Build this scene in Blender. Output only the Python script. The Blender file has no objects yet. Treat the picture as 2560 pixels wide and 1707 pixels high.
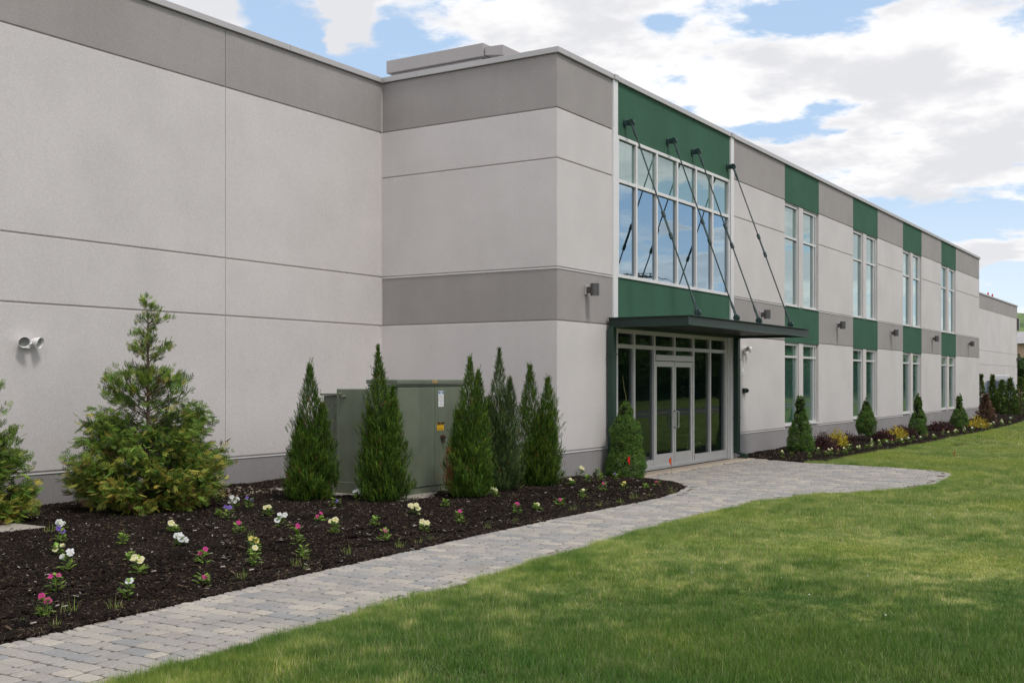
import bpy, math, random
import numpy as np
from mathutils import Vector, Matrix, noise as mnoise

random.seed(7)
RNG = np.random.default_rng(7)
R = math.radians
sc = bpy.context.scene
C = sc.collection

# ------------------------------------------------------------------ camera
cam_d = bpy.data.cameras.new('camera'); cam = bpy.data.objects.new('camera', cam_d); C.objects.link(cam)
cam.location = (-16.383, -9.426, 1.75)
_fw = Vector((math.cos(.56194), math.sin(.56194), 0))
cam.rotation_euler = _fw.to_track_quat('-Z', 'Y').to_euler()
cam_d.lens = 39.89; cam_d.sensor_width = 36; cam_d.shift_y = 0.0379
cam_d.clip_start = 0.1; cam_d.clip_end = 3000
sc.camera = cam

# ------------------------------------------------------------------ light
SUN_EL, SUN_AZ = 60, -108          # azimuth measured in world XY from +X
sv = Vector((math.cos(R(SUN_EL)) * math.cos(R(SUN_AZ)), math.cos(R(SUN_EL)) * math.sin(R(SUN_AZ)), math.sin(R(SUN_EL))))
sd = bpy.data.lights.new('sun', 'SUN'); sd.energy = 1.5; sd.angle = R(11); sd.color = (1.0, .955, .90)
so = bpy.data.objects.new('sun', sd); C.objects.link(so); so.rotation_euler = sv.to_track_quat('Z', 'Y').to_euler()
sc.view_settings.view_transform = 'Standard'; sc.view_settings.look = 'None'
sc.view_settings.exposure = 0.30; sc.view_settings.gamma = 1.0; sc.view_settings.use_curve_mapping = False
sc.render.engine = 'CYCLES'
sc.cycles.use_denoising = True; sc.cycles.denoising_prefilter = 'NONE'; sc.cycles.denoising_input_passes = 'RGB_ALBEDO_NORMAL'
sc.cycles.max_bounces = 7; sc.cycles.transparent_max_bounces = 12
sc.cycles.caustics_reflective = False; sc.cycles.caustics_refractive = False
sc.cycles.sample_clamp_indirect = 8

world = bpy.data.worlds.new('World'); sc.world = world; world.use_nodes = True


class NT:
    """small helper for node trees"""
    def __init__(s, tree):
        s.t = tree; s.n = tree.nodes; s.l = tree.links

    def new(s, typ, **kw):
        nd = s.n.new(typ)
        for k, v in kw.items(): setattr(nd, k, v)
        return nd

    def put(s, sock, v):
        if isinstance(v, (int, float)): sock.default_value = v
        elif isinstance(v, (tuple, list)):
            sock.default_value = tuple(v) if len(v) == len(sock.default_value) else tuple(v) + (1,)
        else: s.l.new(v, sock)

    def math(s, op, a, b=0.0, c=None, clamp=False):
        m = s.new('ShaderNodeMath', operation=op, use_clamp=clamp)
        s.put(m.inputs[0], a); s.put(m.inputs[1], b)
        if c is not None: s.put(m.inputs[2], c)
        return m.outputs[0]

    def mix(s, f, a, b, mode='MIX'):
        m = s.new('ShaderNodeMix', data_type='RGBA', blend_type=mode)
        s.put(m.inputs[0], f); s.put(m.inputs[6], a); s.put(m.inputs[7], b)
        return m.outputs[2]

    def noise(s, vec, scale, detail=4, rough=.55, dim='3D', w=0):
        m = s.new('ShaderNodeTexNoise', noise_dimensions=dim)
        if vec is not None: s.l.new(vec, m.inputs['Vector'])
        m.inputs['Scale'].default_value = scale; m.inputs['Detail'].default_value = detail
        m.inputs['Roughness'].default_value = rough
        return m.outputs[0]

    def ramp(s, f, lo, hi, a=0.0, b=1.0):
        m = s.new('ShaderNodeMapRange', interpolation_type='SMOOTHSTEP')
        s.put(m.inputs[0], f); s.put(m.inputs[1], lo); s.put(m.inputs[2], hi); s.put(m.inputs[3], a); s.put(m.inputs[4], b)
        return m.outputs[0]


# ------------------------------------------------------------------ sky: Nishita with cumulus laid out by azimuth / elevation
def build_world():
    w = NT(world.node_tree)
    for nd in list(w.n): w.n.remove(nd)
    out = w.new('ShaderNodeOutputWorld'); bg = w.new('ShaderNodeBackground')
    sky = w.new('ShaderNodeTexSky', sky_type='NISHITA')
    sky.sun_disc = False; sky.sun_elevation = R(SUN_EL); sky.sun_rotation = R(90 - SUN_AZ)
    sky.air_density = 1.0; sky.dust_density = 0.6; sky.ozone_density = 1.0
    bg.inputs['Strength'].default_value = 0.15
    tc = w.new('ShaderNodeTexCoord'); sep = w.new('ShaderNodeSeparateXYZ'); w.l.new(tc.outputs['Generated'], sep.inputs[0])
    x, y, z = sep.outputs
    az = w.math('MULTIPLY', w.math('ARCTAN2', y, x), 180 / math.pi)
    el = w.math('MULTIPLY', w.math('ARCSINE', z), 180 / math.pi)
    # cloud layer coordinates: direction flattened on to a layer overhead
    zz = w.math('ADD', w.math('MAXIMUM', z, 0.0), 0.16)
    comb = w.new('ShaderNodeCombineXYZ')
    w.put(comb.inputs[0], w.math('DIVIDE', x, zz)); w.put(comb.inputs[1], w.math('DIVIDE', y, zz)); w.put(comb.inputs[2], w.math('MULTIPLY', z, 2.0))
    p = comb.outputs[0]
    n1 = w.noise(p, 1.35, 7, .56)
    n2 = w.noise(p, 4.5, 5, .6)
    n3 = w.noise(p, 12.0, 6, .62)
    dens = w.math('ADD', w.math('MULTIPLY', n1, 1.0), w.math('ADD', w.math('MULTIPLY', n2, 0.40), w.math('MULTIPLY', n3, .34)))
    warp = w.new('ShaderNodeTexNoise'); w.l.new(p, warp.inputs['Vector']); warp.inputs['Scale'].default_value = 5.0; warp.inputs['Detail'].default_value = 5
    ws_ = w.new('ShaderNodeSeparateColor'); w.l.new(warp.outputs['Color'], ws_.inputs[0])
    azw = w.math('MULTIPLY_ADD', w.math('SUBTRACT', ws_.outputs[0], .5), 3.5, az); elw = w.math('MULTIPLY_ADD', w.math('SUBTRACT', ws_.outputs[1], .5), 2.0, el)
    # open blue gaps (negative) and heavier banks (positive): azimuth, elevation, half widths, weight
    blobs = [(43.3, 15.6, 2.2, 2.8, -.42), (38.2, 17.0, 2.4, 1.5, -.26), (40.0, 14.6, 2.2, 1.2, -.22), (39.9, 17.9, .8, 1.2, .55), (41.3, 16.2, .6, .7, .34),
             (47.6, 17.3, 1.6, 1.0, .2), (25.1, 17.3, 1.1, .5, -.26), (18.3, 17.2, 2.6, .6, -.36), (15.2, 17.9, 2.2, .4, -.26),
             (19.2, 12.1, 2.2, .5, -.40), (16.5, 12.9, 1.6, .35, -.25), (12.3, 7.75, 2.6, .6, -.40), (8.5, 7.6, 2.2, .5, -.36), (8.6, 4.7, 1.9, .85, -.28),
             (29, 15, 6.5, 6, .22), (18, 14.9, 4.5, 1.3, .2), (13, 10.2, 4.5, 1.5, .2), (9.4, 6.1, 2.2, .5, .2),
             (-23.2, 8.4, 2.0, .9, -.7), (-24.3, 7.5, .6, .33, .75), (-22.9, 5.7, 1.8, .55, .65), (-21.9, 7.2, .5, .4, .55), (-23.0, 6.75, 1.2, .25, -.30), (-21.9, 4.7, .5, .25, -.40), (-23.5, 11.0, 2.5, 1.0, .16), (-17.8, 6.7, 1.1, .4, -.25), (-17.5, 5.3, 1.6, .5, .3),
             (-17.5, 8.6, 2.4, 1.1, .36), (-14.0, 5.3, 1.0, .3, -.3), (-13.2, 7.2, 2.2, 1.2, .34), (-11, 4.6, 1.6, .5, -.3), (-10, 6.5, 2, .7, .25)]
    for a0, e0, sa, se, wt in blobs:
        da = w.math('DIVIDE', w.math('SUBTRACT', azw, a0), sa); de = w.math('DIVIDE', w.math('SUBTRACT', elw, e0), se)
        q = w.math('ADD', w.math('MULTIPLY', da, da), w.math('MULTIPLY', de, de))
        g = w.math('EXPONENT', w.math('MULTIPLY', q, -0.8))
        dens = w.math('MULTIPLY_ADD', g, wt, dens)
    cov = w.ramp(dens, 0.745, 0.895)
    shade = w.math('ADD', w.math('MULTIPLY', w.noise(p, 2.6, 5, .55), .9), w.math('MULTIPLY', w.ramp(dens, .78, 1.15), .16))
    sh = w.ramp(shade, .40, .62)
    ccol = w.mix(sh, (6.15, 6.03, 5.95, 1), (4.35, 4.35, 4.5, 1))
    hz = w.ramp(el, 0.0, 12.5)
    blue = w.mix(w.ramp(el, 2, 50, .85, .45), sky.outputs[0], w.mix(hz, (4.5, 5.1, 5.7, 1), (2.7, 3.65, 4.95, 1)))
    col = w.mix(w.math('MULTIPLY', cov, .97), blue, ccol)
    w.l.new(col, bg.inputs['Color']); w.l.new(bg.outputs[0], out.inputs['Surface'])


build_world()


# ------------------------------------------------------------------ materials
def mat(name, col, rough=.7, metal=0.0, spec=.4, var=None, bump=None, attr=None, trans=0.0, streak=0.0, grit=None):
    """var=(scale, amount) large mottling; bump=(scale, strength, distance)"""
    m = bpy.data.materials.new(name); m.use_nodes = True
    w = NT(m.node_tree); bs = w.n['Principled BSDF']
    geo = w.new('ShaderNodeNewGeometry'); pos = geo.outputs['Position']
    c = tuple(col) + (1,)
    if attr:
        at = w.new('ShaderNodeAttribute', attribute_name='col'); c = at.outputs['Color']
        if attr == 'mul': c = w.mix(1.0, c, tuple(col) + (1,), 'MULTIPLY')
    if var:
        n = w.noise(pos, var[0], 5, .6)
        f = w.ramp(n, .25, .75, 1 - var[1], 1 + var[1])
        cb = w.new('ShaderNodeCombineXYZ')
        for i in range(3): w.put(cb.inputs[i], f)
        c = w.mix(1.0, c, cb.outputs[0], 'MULTIPLY')
    if streak:
        mp = w.new('ShaderNodeMapping'); mp.inputs['Scale'].default_value = (6, 6, .35); w.l.new(pos, mp.inputs[0])
        f = w.ramp(w.noise(mp.outputs[0], 1.0, 5, .6), .3, .8, 1 + streak * .4, 1 - streak)
        cb = w.new('ShaderNodeCombineXYZ')
        for i in range(3): w.put(cb.inputs[i], f)
        c = w.mix(1.0, c, cb.outputs[0], 'MULTIPLY')
    if grit:
        f = w.ramp(w.noise(pos, grit[0], 3, .7), .3, .7, 1 - grit[1], 1 + grit[1])
        cb = w.new('ShaderNodeCombineXYZ')
        for i in range(3): w.put(cb.inputs[i], f)
        c = w.mix(1.0, c, cb.outputs[0], 'MULTIPLY')
    w.put(bs.inputs['Base Color'], c)
    bs.inputs['Roughness'].default_value = rough; bs.inputs['Metallic'].default_value = metal
    bs.inputs['Specular IOR Level'].default_value = spec
    if bump:
        b = w.new('ShaderNodeBump'); b.inputs['Strength'].default_value = bump[1]; b.inputs['Distance'].default_value = bump[2]
        w.l.new(w.noise(pos, bump[0], 4, .65), b.inputs['Height']); w.l.new(b.outputs[0], bs.inputs['Normal'])
    if trans:
        tr = w.new('ShaderNodeBsdfTranslucent'); w.put(tr.inputs['Color'], c)
        mx = w.new('ShaderNodeMixShader'); mx.inputs[0].default_value = trans
        w.l.new(bs.outputs[0], mx.inputs[1]); w.l.new(tr.outputs[0], mx.inputs[2])
        w.l.new(mx.outputs[0], w.n['Material Output'].inputs['Surface'])
    return m


def glass_mat(name, tint, ior, body, coat=0.0, gc=(.86, .95, .97)):
    m = bpy.data.materials.new(name); m.use_nodes = True; w = NT(m.node_tree)
    w.n.remove(w.n['Principled BSDF'])
    t = w.new('ShaderNodeBsdfTransparent'); t.inputs[0].default_value = tint + (1,)
    g = w.new('ShaderNodeBsdfGlossy'); g.inputs['Roughness'].default_value = 0.0; g.inputs[0].default_value = gc + (1,)
    geo = w.new('ShaderNodeNewGeometry')
    b = w.new('ShaderNodeBump'); b.inputs['Strength'].default_value = .12; b.inputs['Distance'].default_value = .02
    w.l.new(w.noise(geo.outputs['Position'], 1.1, 1, .4), b.inputs['Height']); w.l.new(b.outputs[0], g.inputs['Normal'])
    fr = w.new('ShaderNodeFresnel'); fr.inputs[0].default_value = ior; fro = w.math('ADD', fr.outputs[0], coat, clamp=True)
    df = w.new('ShaderNodeBsdfDiffuse'); df.inputs[0].default_value = (.16, .36, .28, 1); m1 = w.new('ShaderNodeMixShader'); m1.inputs[0].default_value = body
    w.l.new(t.outputs[0], m1.inputs[1]); w.l.new(df.outputs[0], m1.inputs[2])
    mx = w.new('ShaderNodeMixShader'); w.l.new(fro, mx.inputs[0]); w.l.new(m1.outputs[0], mx.inputs[1]); w.l.new(g.outputs[0], mx.inputs[2])
    w.l.new(mx.outputs[0], w.n['Material Output'].inputs['Surface'])
    return m


M = {}
ST = (140, .6, .006)
M['stucco_light'] = mat('stucco_light', (.672, .632, .617), .92, spec=.15, var=(.7, .055), bump=ST, streak=.012, grit=(55, .075))
M['stucco_dark'] = mat('stucco_dark', (.385, .355, .342), .92, spec=.15, var=(.6, .07), bump=ST, streak=.025, grit=(55, .075))
M['stucco_base'] = mat('stucco_base', (.335, .315, .313), .92, spec=.15, var=(.8, .07), bump=ST, streak=.03, grit=(55, .075))
M['stucco_green'] = mat('stucco_green', (.052, .132, .083), .85, spec=.2, var=(.9, .10), bump=ST, streak=.04, grit=(55, .075))
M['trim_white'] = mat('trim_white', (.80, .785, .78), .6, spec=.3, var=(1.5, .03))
M['coping'] = mat('coping_metal', (.50, .48, .47), .45, metal=.25, var=(.7, .04))
M['alu'] = mat('anodised_aluminium', (.74, .73, .715), .42, metal=.25, var=(2, .03))
M['steel'] = mat('handle_steel', (.72, .72, .72), .25, metal=.9)
M['canopy'] = mat('canopy_green_paint', (.016, .045, .032), .38, spec=.5, var=(3, .12))
M['rod'] = mat('rod_green_paint', (.022, .05, .048), .42, spec=.5, var=(9, .2))
M['soffit'] = mat('soffit_metal', (.07, .085, .075), .32, metal=.5, var=(2, .12))
M['glass'] = glass_mat('tinted_glass', (.50, .76, .66), 2.2, .30, .07)
M['glass_up'] = glass_mat('reflective_glass', (.17, .33, .32), 2.2, .02, .32, (.64, .82, .95))
M['glass_bay'] = glass_mat('bay_glass', (.34, .55, .50), 2.2, .16, .26, (.80, .96, .96))
M['glass_haze'] = glass_mat('hazy_glass', (.36, .58, .50), 2.2, .45, .16)
M['glass_dark'] = glass_mat('door_glass', (.34, .44, .40), 1.75, .03)
M['inner_wall'] = mat('room_paint', (.62, .70, .66), .9, var=(1, .06))
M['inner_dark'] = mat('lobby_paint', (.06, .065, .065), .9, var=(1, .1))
M['inner_floor'] = mat('room_floor', (.35, .35, .34), .6, var=(1, .1))
M['lamp'] = mat('lamp_grey_metal', (.125, .12, .12), .4, metal=.4, var=(12, .06))
M['white_plastic'] = mat('white_plastic', (.85, .84, .83), .35, var=(20, .04))
M['black_plastic'] = mat('black_plastic', (.012, .016, .014), .35)
M['lens'] = mat('lamp_lens', (.30, .30, .29), .15, spec=.6)
M['transformer'] = mat('transformer_green', (.158, .182, .130), .5, spec=.35, var=(1.6, .16), streak=.10)
M['rust'] = mat('rusty_metal', (.075, .035, .022), .8, var=(60, .4))
M['label_white'] = mat('label_white', (.88, .88, .87), .5, var=(30, .04))
M['label_blue'] = mat('label_blue', (.10, .22, .42), .5)
M['label_yellow'] = mat('label_yellow', (.72, .42, .025), .5, var=(20, .05))
M['label_ink'] = mat('label_ink', (.25, .25, .27), .6)
M['gold_letters'] = mat('gold_letters', (.62, .40, .13), .5)
M['concrete'] = mat('concrete', (.34, .305, .26), .9, spec=.2, var=(2.2, .14), bump=(90, .4, .004))
M['slab_tan'] = mat('tan_concrete', (.50, .42, .33), .9, spec=.2, var=(2.5, .10), bump=(90, .4, .004))
M['roof'] = mat('roof_membrane', (.35, .35, .35), .9, var=(1, .08))
M['rtu'] = mat('rooftop_unit_paint', (.40, .37, .365), .6, var=(1, .04))
M['asphalt'] = mat('asphalt', (.085, .085, .088), .9, spec=.2, var=(1.5, .12), bump=(120, .5, .005))
M['road_paint'] = mat('road_paint', (.62, .50, .12), .7, var=(6, .1))
M['sand'] = mat('joint_sand', (.10, .065, .045), .95, spec=.1, var=(9, .25), bump=(200, .6, .004))
M['bark'] = mat('bark', (.12, .085, .062), .9, spec=.2, var=(25, .3), bump=(80, .6, .006))
M['flag_red'] = mat('flag_red', (.75, .035, .02), .5, trans=.35)
M['flag_orange'] = mat('flag_orange', (.85, .13, .02), .5, trans=.35)
M['wire'] = mat('wire_black', (.02, .02, .02), .6)
M['wood_pole'] = mat('wood_pole', (.13, .10, .08), .9, var=(6, .2))
M['brick_far'] = mat('beige_far_wall', (.56, .41, .28), .9, var=(.6, .06))
M['roof_far'] = mat('grey_far_roof', (.36, .35, .35), .85, var=(.5, .08))
M['window_far'] = mat('dark_far_window', (.03, .03, .035), .2)
M['car_paint'] = mat('van_paint', (.13, .16, .20), .3, spec=.5)
M['car_white'] = mat('van_white', (.75, .75, .75), .3, spec=.5)
M['car_glass'] = mat('van_glass', (.03, .035, .04), .1, spec=.6)
M['tyre'] = mat('tyre_rubber', (.02, .02, .02), .8)
M['stone'] = mat('rubble_stone', (.30, .24, .19), .9, var=(8, .3), bump=(60, .5, .006))
M['foliage'] = mat('foliage', (1, 1, 1), .62, spec=.25, attr='set', var=(3.0, .16), trans=.22)
M['petal'] = mat('petal', (1, 1, 1), .6, spec=.2, attr='set', trans=.28)
M['chip'] = mat('bark_chip', (1, 1, 1), .9, spec=.12, attr='set', var=(1.3, .30))


def lawn_blade_mat():
    m = bpy.data.materials.new('grass_blade'); m.use_nodes = True; w = NT(m.node_tree); bs = w.n['Principled BSDF']
    at = w.new('ShaderNodeAttribute', attribute_name='col'); geo = w.new('ShaderNodeNewGeometry'); pos = geo.outputs['Position']
    n1 = w.noise(pos, .9, 4, .62); n2 = w.noise(pos, 3.6, 4, .65); n3 = w.noise(pos, .27, 3, .5)
    s = w.math('ADD', w.math('MULTIPLY', n1, .5), w.math('MULTIPLY', n2, .5))
    dry = w.ramp(s, .50, .62); lush = w.ramp(s, .50, .38)
    tint = w.mix(w.math('MULTIPLY', dry, .85), (1, 1, 1, 1), (1.70, 1.42, 1.75, 1))
    tint = w.mix(w.math('MULTIPLY', lush, .8), tint, (.50, .70, .52, 1))
    tint = w.mix(w.ramp(n3, .45, .62, 0, .55), tint, (1.25, 1.14, .75, 1))
    # a lusher, darker stand of grass near the middle of the lawn, drier towards the plaza
    dn = w.new('ShaderNodeVectorMath', operation='DISTANCE'); w.l.new(pos, dn.inputs[0]); dn.inputs[1].default_value = (-10.2, -8.2, 0)
    lushzone = w.ramp(w.math('MULTIPLY_ADD', s, 11.0, dn.outputs['Value']), 11.6, 7.4)
    tint = w.mix(w.math('MULTIPLY', lushzone, .75), tint, (.25, .45, .30, 1))
    c = w.mix(1.0, at.outputs['Color'], tint, 'MULTIPLY')
    w.put(bs.inputs['Base Color'], c); bs.inputs['Roughness'].default_value = .55; bs.inputs['Specular IOR Level'].default_value = .25
    tr = w.new('ShaderNodeBsdfTranslucent'); w.put(tr.inputs['Color'], c); mx = w.new('ShaderNodeMixShader'); mx.inputs[0].default_value = .3
    w.l.new(bs.outputs[0], mx.inputs[1]); w.l.new(tr.outputs[0], mx.inputs[2]); w.l.new(mx.outputs[0], w.n['Material Output'].inputs['Surface'])
    return m


M['blade'] = lawn_blade_mat()
M['lawn'] = mat('lawn_soil', (.052, .058, .022), .95, spec=.1, var=(1.1, .3), bump=(40, .8, .03))
M['mulch'] = mat('mulch_soil', (.016, .012, .010), .95, spec=.1, var=(3, .35), bump=(45, 1.0, .03))


def paver_mat():
    m = bpy.data.materials.new('paver_concrete'); m.use_nodes = True; w = NT(m.node_tree); bs = w.n['Principled BSDF']
    at = w.new('ShaderNodeAttribute', attribute_name='col'); oi = w.new('ShaderNodeObjectInfo'); geo = w.new('ShaderNodeNewGeometry'); pos = geo.outputs['Position']
    f = w.ramp(w.noise(pos, 45, 5, .7), .3, .72, .86, 1.1)
    g = w.ramp(w.noise(pos, 1.4, 4, .6), .35, .75, 1.04, .88)
    f = w.math('MULTIPLY', f, g)
    cb = w.new('ShaderNodeCombineXYZ')
    for i in range(3): w.put(cb.inputs[i], f)
    c = w.mix(1.0, at.outputs['Color'], cb.outputs[0], 'MULTIPLY')
    c = w.mix(w.ramp(w.noise(pos, .9, 5, .65), .55, .8, 0, .22), c, (.26, .19, .145, 1))
    w.put(bs.inputs['Base Color'], c); bs.inputs['Roughness'].default_value = .88; bs.inputs['Specular IOR Level'].default_value = .2
    b = w.new('ShaderNodeBump'); b.inputs['Strength'].default_value = .5; b.inputs['Distance'].default_value = .004
    w.l.new(w.noise(pos, 110, 4, .7), b.inputs['Height']); w.l.new(b.outputs[0], bs.inputs['Normal'])
    return m


M['paver'] = paver_mat()


def hill_mat():
    m = bpy.data.materials.new('wooded_hill'); m.use_nodes = True; w = NT(m.node_tree); bs = w.n['Principled BSDF']
    geo = w.new('ShaderNodeNewGeometry')
    c = w.mix(w.ramp(w.noise(geo.outputs['Position'], .06, 5, .7), .35, .65), (.05, .10, .028, 1), (.15, .21, .055, 1))
    w.put(bs.inputs['Base Color'], c); bs.inputs['Roughness'].default_value = .9
    return m


M['hill'] = hill_mat()


# ------------------------------------------------------------------ object helpers
def link(o, parent=None):
    C.objects.link(o)
    if parent is not None: o.parent = parent
    return o


def tag(o, label=None, cat=None, group=None, kind=None):
    if label: o['label'] = label
    if cat: o['category'] = cat
    if group: o['group'] = group
    if kind: o['kind'] = kind
    return o


def empty(name, loc, label=None, cat=None, group=None, rz=0):
    o = bpy.data.objects.new(name, None); o.empty_display_size = .2
    o.location = loc; o.rotation_euler = (0, 0, rz); link(o)
    return tag(o, label, cat, group)


def copy_tree(o, parent=None):
    c = o.copy(); C.objects.link(c)
    if parent is not None: c.parent = parent
    for ch in [k for k in bpy.data.objects if k.parent == o]: copy_tree(ch, c)
    return c


class MB:
    def __init__(s): s.v = []; s.f = []; s.m = []; s.sm = []; s.cur = 0

    def add(s, vs, fs, smooth=False):
        b = len(s.v); s.v += [tuple(p) for p in vs]
        for f in fs: s.f.append([b + i for i in f]); s.m.append(s.cur); s.sm.append(smooth)
        return s

    def box(s, x0, x1, y0, y1, z0, z1):
        return s.add([(x0, y0, z0), (x1, y0, z0), (x1, y1, z0), (x0, y1, z0), (x0, y0, z1), (x1, y0, z1), (x1, y1, z1), (x0, y1, z1)],
                     [(3, 2, 1, 0), (4, 5, 6, 7), (0, 1, 5, 4), (1, 2, 6, 5), (2, 3, 7, 6), (3, 0, 4, 7)])

    def tube(s, a, b, r0, r1=None, n=10, caps=True):
        a = Vector(a); b = Vector(b); r1 = r0 if r1 is None else r1
        d = (b - a).normalized(); u = d.orthogonal().normalized(); w = d.cross(u)
        vs = []
        for p, r in ((a, r0), (b, r1)):
            for i in range(n):
                t = 2 * math.pi * i / n; vs.append(p + (u * math.cos(t) + w * math.sin(t)) * r)
        fs = [(i, (i + 1) % n, n + (i + 1) % n, n + i) for i in range(n)]
        s.add(vs, fs, True)
        if caps: s.add(vs, [tuple(range(n))[::-1], tuple(range(n, 2 * n))])
        return s

    def path(s, pts, rs, n=6):
        for i in range(len(pts) - 1): s.tube(pts[i], pts[i + 1], rs[i], rs[i + 1], n, i in (0, len(pts) - 2))
        return s

    def prism(s, poly, z0, z1):
        n = len(poly); vs = [(x, y, z0) for x, y in poly] + [(x, y, z1) for x, y in poly]
        return s.add(vs, [tuple(range(n))[::-1], tuple(range(n, 2 * n))] + [(i, (i + 1) % n, n + (i + 1) % n, n + i) for i in range(n)])

    def build(s, name, mats, parent=None, bevel=0, loc=None, tagk=None):
        me = bpy.data.meshes.new(name); me.from_pydata(s.v, [], s.f)
        for m in (mats if isinstance(mats, (list, tuple)) else [mats]): me.materials.append(m)
        me.polygons.foreach_set('material_index', s.m); me.polygons.foreach_set('use_smooth', s.sm); me.update()
        o = bpy.data.objects.new(name, me)
        if loc is not None: o.location = loc
        link(o, parent)
        if bevel:
            b = o.modifiers.new('edge', 'BEVEL'); b.width = bevel; b.segments = 2; b.limit_method = 'ANGLE'; b.angle_limit = R(50)
        return o


def np_mesh(name, V, T, col=None, material=None, parent=None, smooth=False):
    """triangle soup with optional vertex colours"""
    me = bpy.data.meshes.new(name); V = np.asarray(V, np.float32); T = np.asarray(T, np.int32)
    me.vertices.add(len(V)); me.vertices.foreach_set('co', V.ravel())
    me.loops.add(T.size); me.loops.foreach_set('vertex_index', T.ravel())
    k = T.shape[1]; me.polygons.add(len(T)); me.polygons.foreach_set('loop_start', np.arange(0, T.size, k, dtype=np.int32))
    if smooth: me.polygons.foreach_set('use_smooth', np.ones(len(T), bool))
    me.update(calc_edges=True)
    if col is not None:
        a = me.color_attributes.new('col', 'FLOAT_COLOR', 'POINT'); c4 = np.ones((len(V), 4), np.float32); c4[:, :3] = col; a.data.foreach_set('color', c4.ravel())
    if material: me.materials.append(material)
    o = bpy.data.objects.new(name, me); link(o, parent)
    return o


def basis(d, roll):
    """rotation matrices (n,3,3) whose z axis is d, rolled"""
    d = d / np.linalg.norm(d, axis=1, keepdims=True)
    up = np.where(np.abs(d[:, 2:3]) > .95, np.array([[1., 0, 0]]), np.array([[0, 0, 1.]]))
    x = np.cross(up, d); x /= np.linalg.norm(x, axis=1, keepdims=True); y = np.cross(d, x)
    c, s = np.cos(roll)[:, None], np.sin(roll)[:, None]
    return np.stack([x * c + y * s, -x * s + y * c, d], axis=2)


def scatter(tv, tf, pos, rot, scl, cols=None, tcol=None):
    """template (verts, tris) placed n times -> merged V, T, colours"""
    n = len(pos); tv = np.asarray(tv, float); tf = np.asarray(tf)
    if np.ndim(scl) == 1: scl = np.repeat(scl[:, None], 3, 1)
    V = np.einsum('nij,nkj->nki', rot, tv[None] * scl[:, None, :]) + pos[:, None, :]
    T = tf[None] + (np.arange(n) * len(tv))[:, None, None]
    c = None
    if cols is not None:
        c = np.repeat(cols[:, None, :], len(tv), 1)
        if tcol is not None: c = c * tcol[None]
        c = c.reshape(-1, 3)
    return V.reshape(-1, 3), T.reshape(-1, tf.shape[1]), c


def merge(parts):
    V, T, Cc, b = [], [], [], 0
    for v, t, c in parts: V.append(v); T.append(t + b); Cc.append(c); b += len(v)
    return np.concatenate(V), np.concatenate(T), np.concatenate(Cc)


# ------------------------------------------------------------------ ground layout
PATH_UP = [(-22, -2.55), (-14, -2.54), (-11.82, -2.53), (-10.5, -2.48), (-9.17, -2.38), (-7.52, -2.33), (-5.96, -2.25), (-4.0, -2.21), (-1.77, -2.25), (-.88, -2.25), (0, -2.13), (.88, -1.9), (1.5, -1.45), (1.85, -.9), (1.95, -.5)]
PLAZA_R = [(8.12, -.5), (7.75, -1.05), (7.40, -1.75), (7.25, -2.77), (6.99, -3.8), (6.62, -4.62), (6.30, -4.98), (5.6, -5.16), (4.54, -5.24), (3.67, -5.23), (2.92, -5.16), (2.29, -5.06), (1.74, -4.77), (1.12, -4.36), (.62, -4.0), (-.5, -3.72), (-2.5, -3.60)]
PATH_LO = [(-4.34, -3.64), (-6.47, -3.73), (-8.43, -3.85), (-10.51, -3.88), (-12.08, -3.95), (-14, -3.97), (-22, -4.0)]
POLY_PATH = PATH_UP + PLAZA_R + PATH_LO
BED1_EDGE = PATH_UP
BED1 = [(-22, 3.8)] + PATH_UP + [(1.95, .1), (-.1, .1), (-.1, 3.8)]
BED2_EDGE = [(8.12, -.42), (7.85, -1.0), (7.62, -1.75), (7.78, -2.2), (8.7, -2.16), (10.84, -2.21), (13.52, -2.27), (16.57, -2.42), (20.18, -2.38), (23.2, -2.46), (29.99, -2.46), (35.64, -2.2), (41.4, -1.55), (46, -1.0), (56, -.9), (70, -1.0)]
BED2 = BED2_EDGE + [(70, 3.8), (38, 3.8), (38, .1), (8.12, .1)]


def in_poly(P, poly):
    x, y = P[:, 0], P[:, 1]; r = np.zeros(len(P), bool); n = len(poly)
    for i in range(n):
        x0, y0 = poly[i]; x1, y1 = poly[(i + 1) % n]
        if y0 == y1: continue
        cnd = ((y0 > y) != (y1 > y)) & (x < (x1 - x0) * (y - y0) / (y1 - y0) + x0); r ^= cnd
    return r


def dist_line(P, line):
    best = np.full(len(P), 1e9)
    for (x0, y0), (x1, y1) in zip(line[:-1], line[1:]):
        dx, dy = x1 - x0, y1 - y0; L = dx * dx + dy * dy
        t = np.clip(((P[:, 0] - x0) * dx + (P[:, 1] - y0) * dy) / L, 0, 1)
        best = np.minimum(best, np.hypot(P[:, 0] - x0 - t * dx, P[:, 1] - y0 - t * dy))
    return best


def sstep(t): t = np.clip(t, 0, 1); return t * t * (3 - 2 * t)


def vnoise(P, s, seed=0):
    """cheap smooth value noise in 2D"""
    x = P[:, 0] * s; y = P[:, 1] * s; xi = np.floor(x).astype(np.int64); yi = np.floor(y).astype(np.int64); fx = sstep(x - xi); fy = sstep(y - yi)

    def hsh(a, b):
        h = (a * 374761393 + b * 668265263 + seed * 1274126177) & 0x7fffffff; h = ((h ^ (h >> 13)) * 1103515245) & 0x7fffffff
        return ((h ^ (h >> 16)) & 0xffff) / 65535.0
    return (hsh(xi, yi) * (1 - fx) + hsh(xi + 1, yi) * fx) * (1 - fy) + (hsh(xi, yi + 1) * (1 - fx) + hsh(xi + 1, yi + 1) * fx) * fy


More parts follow.
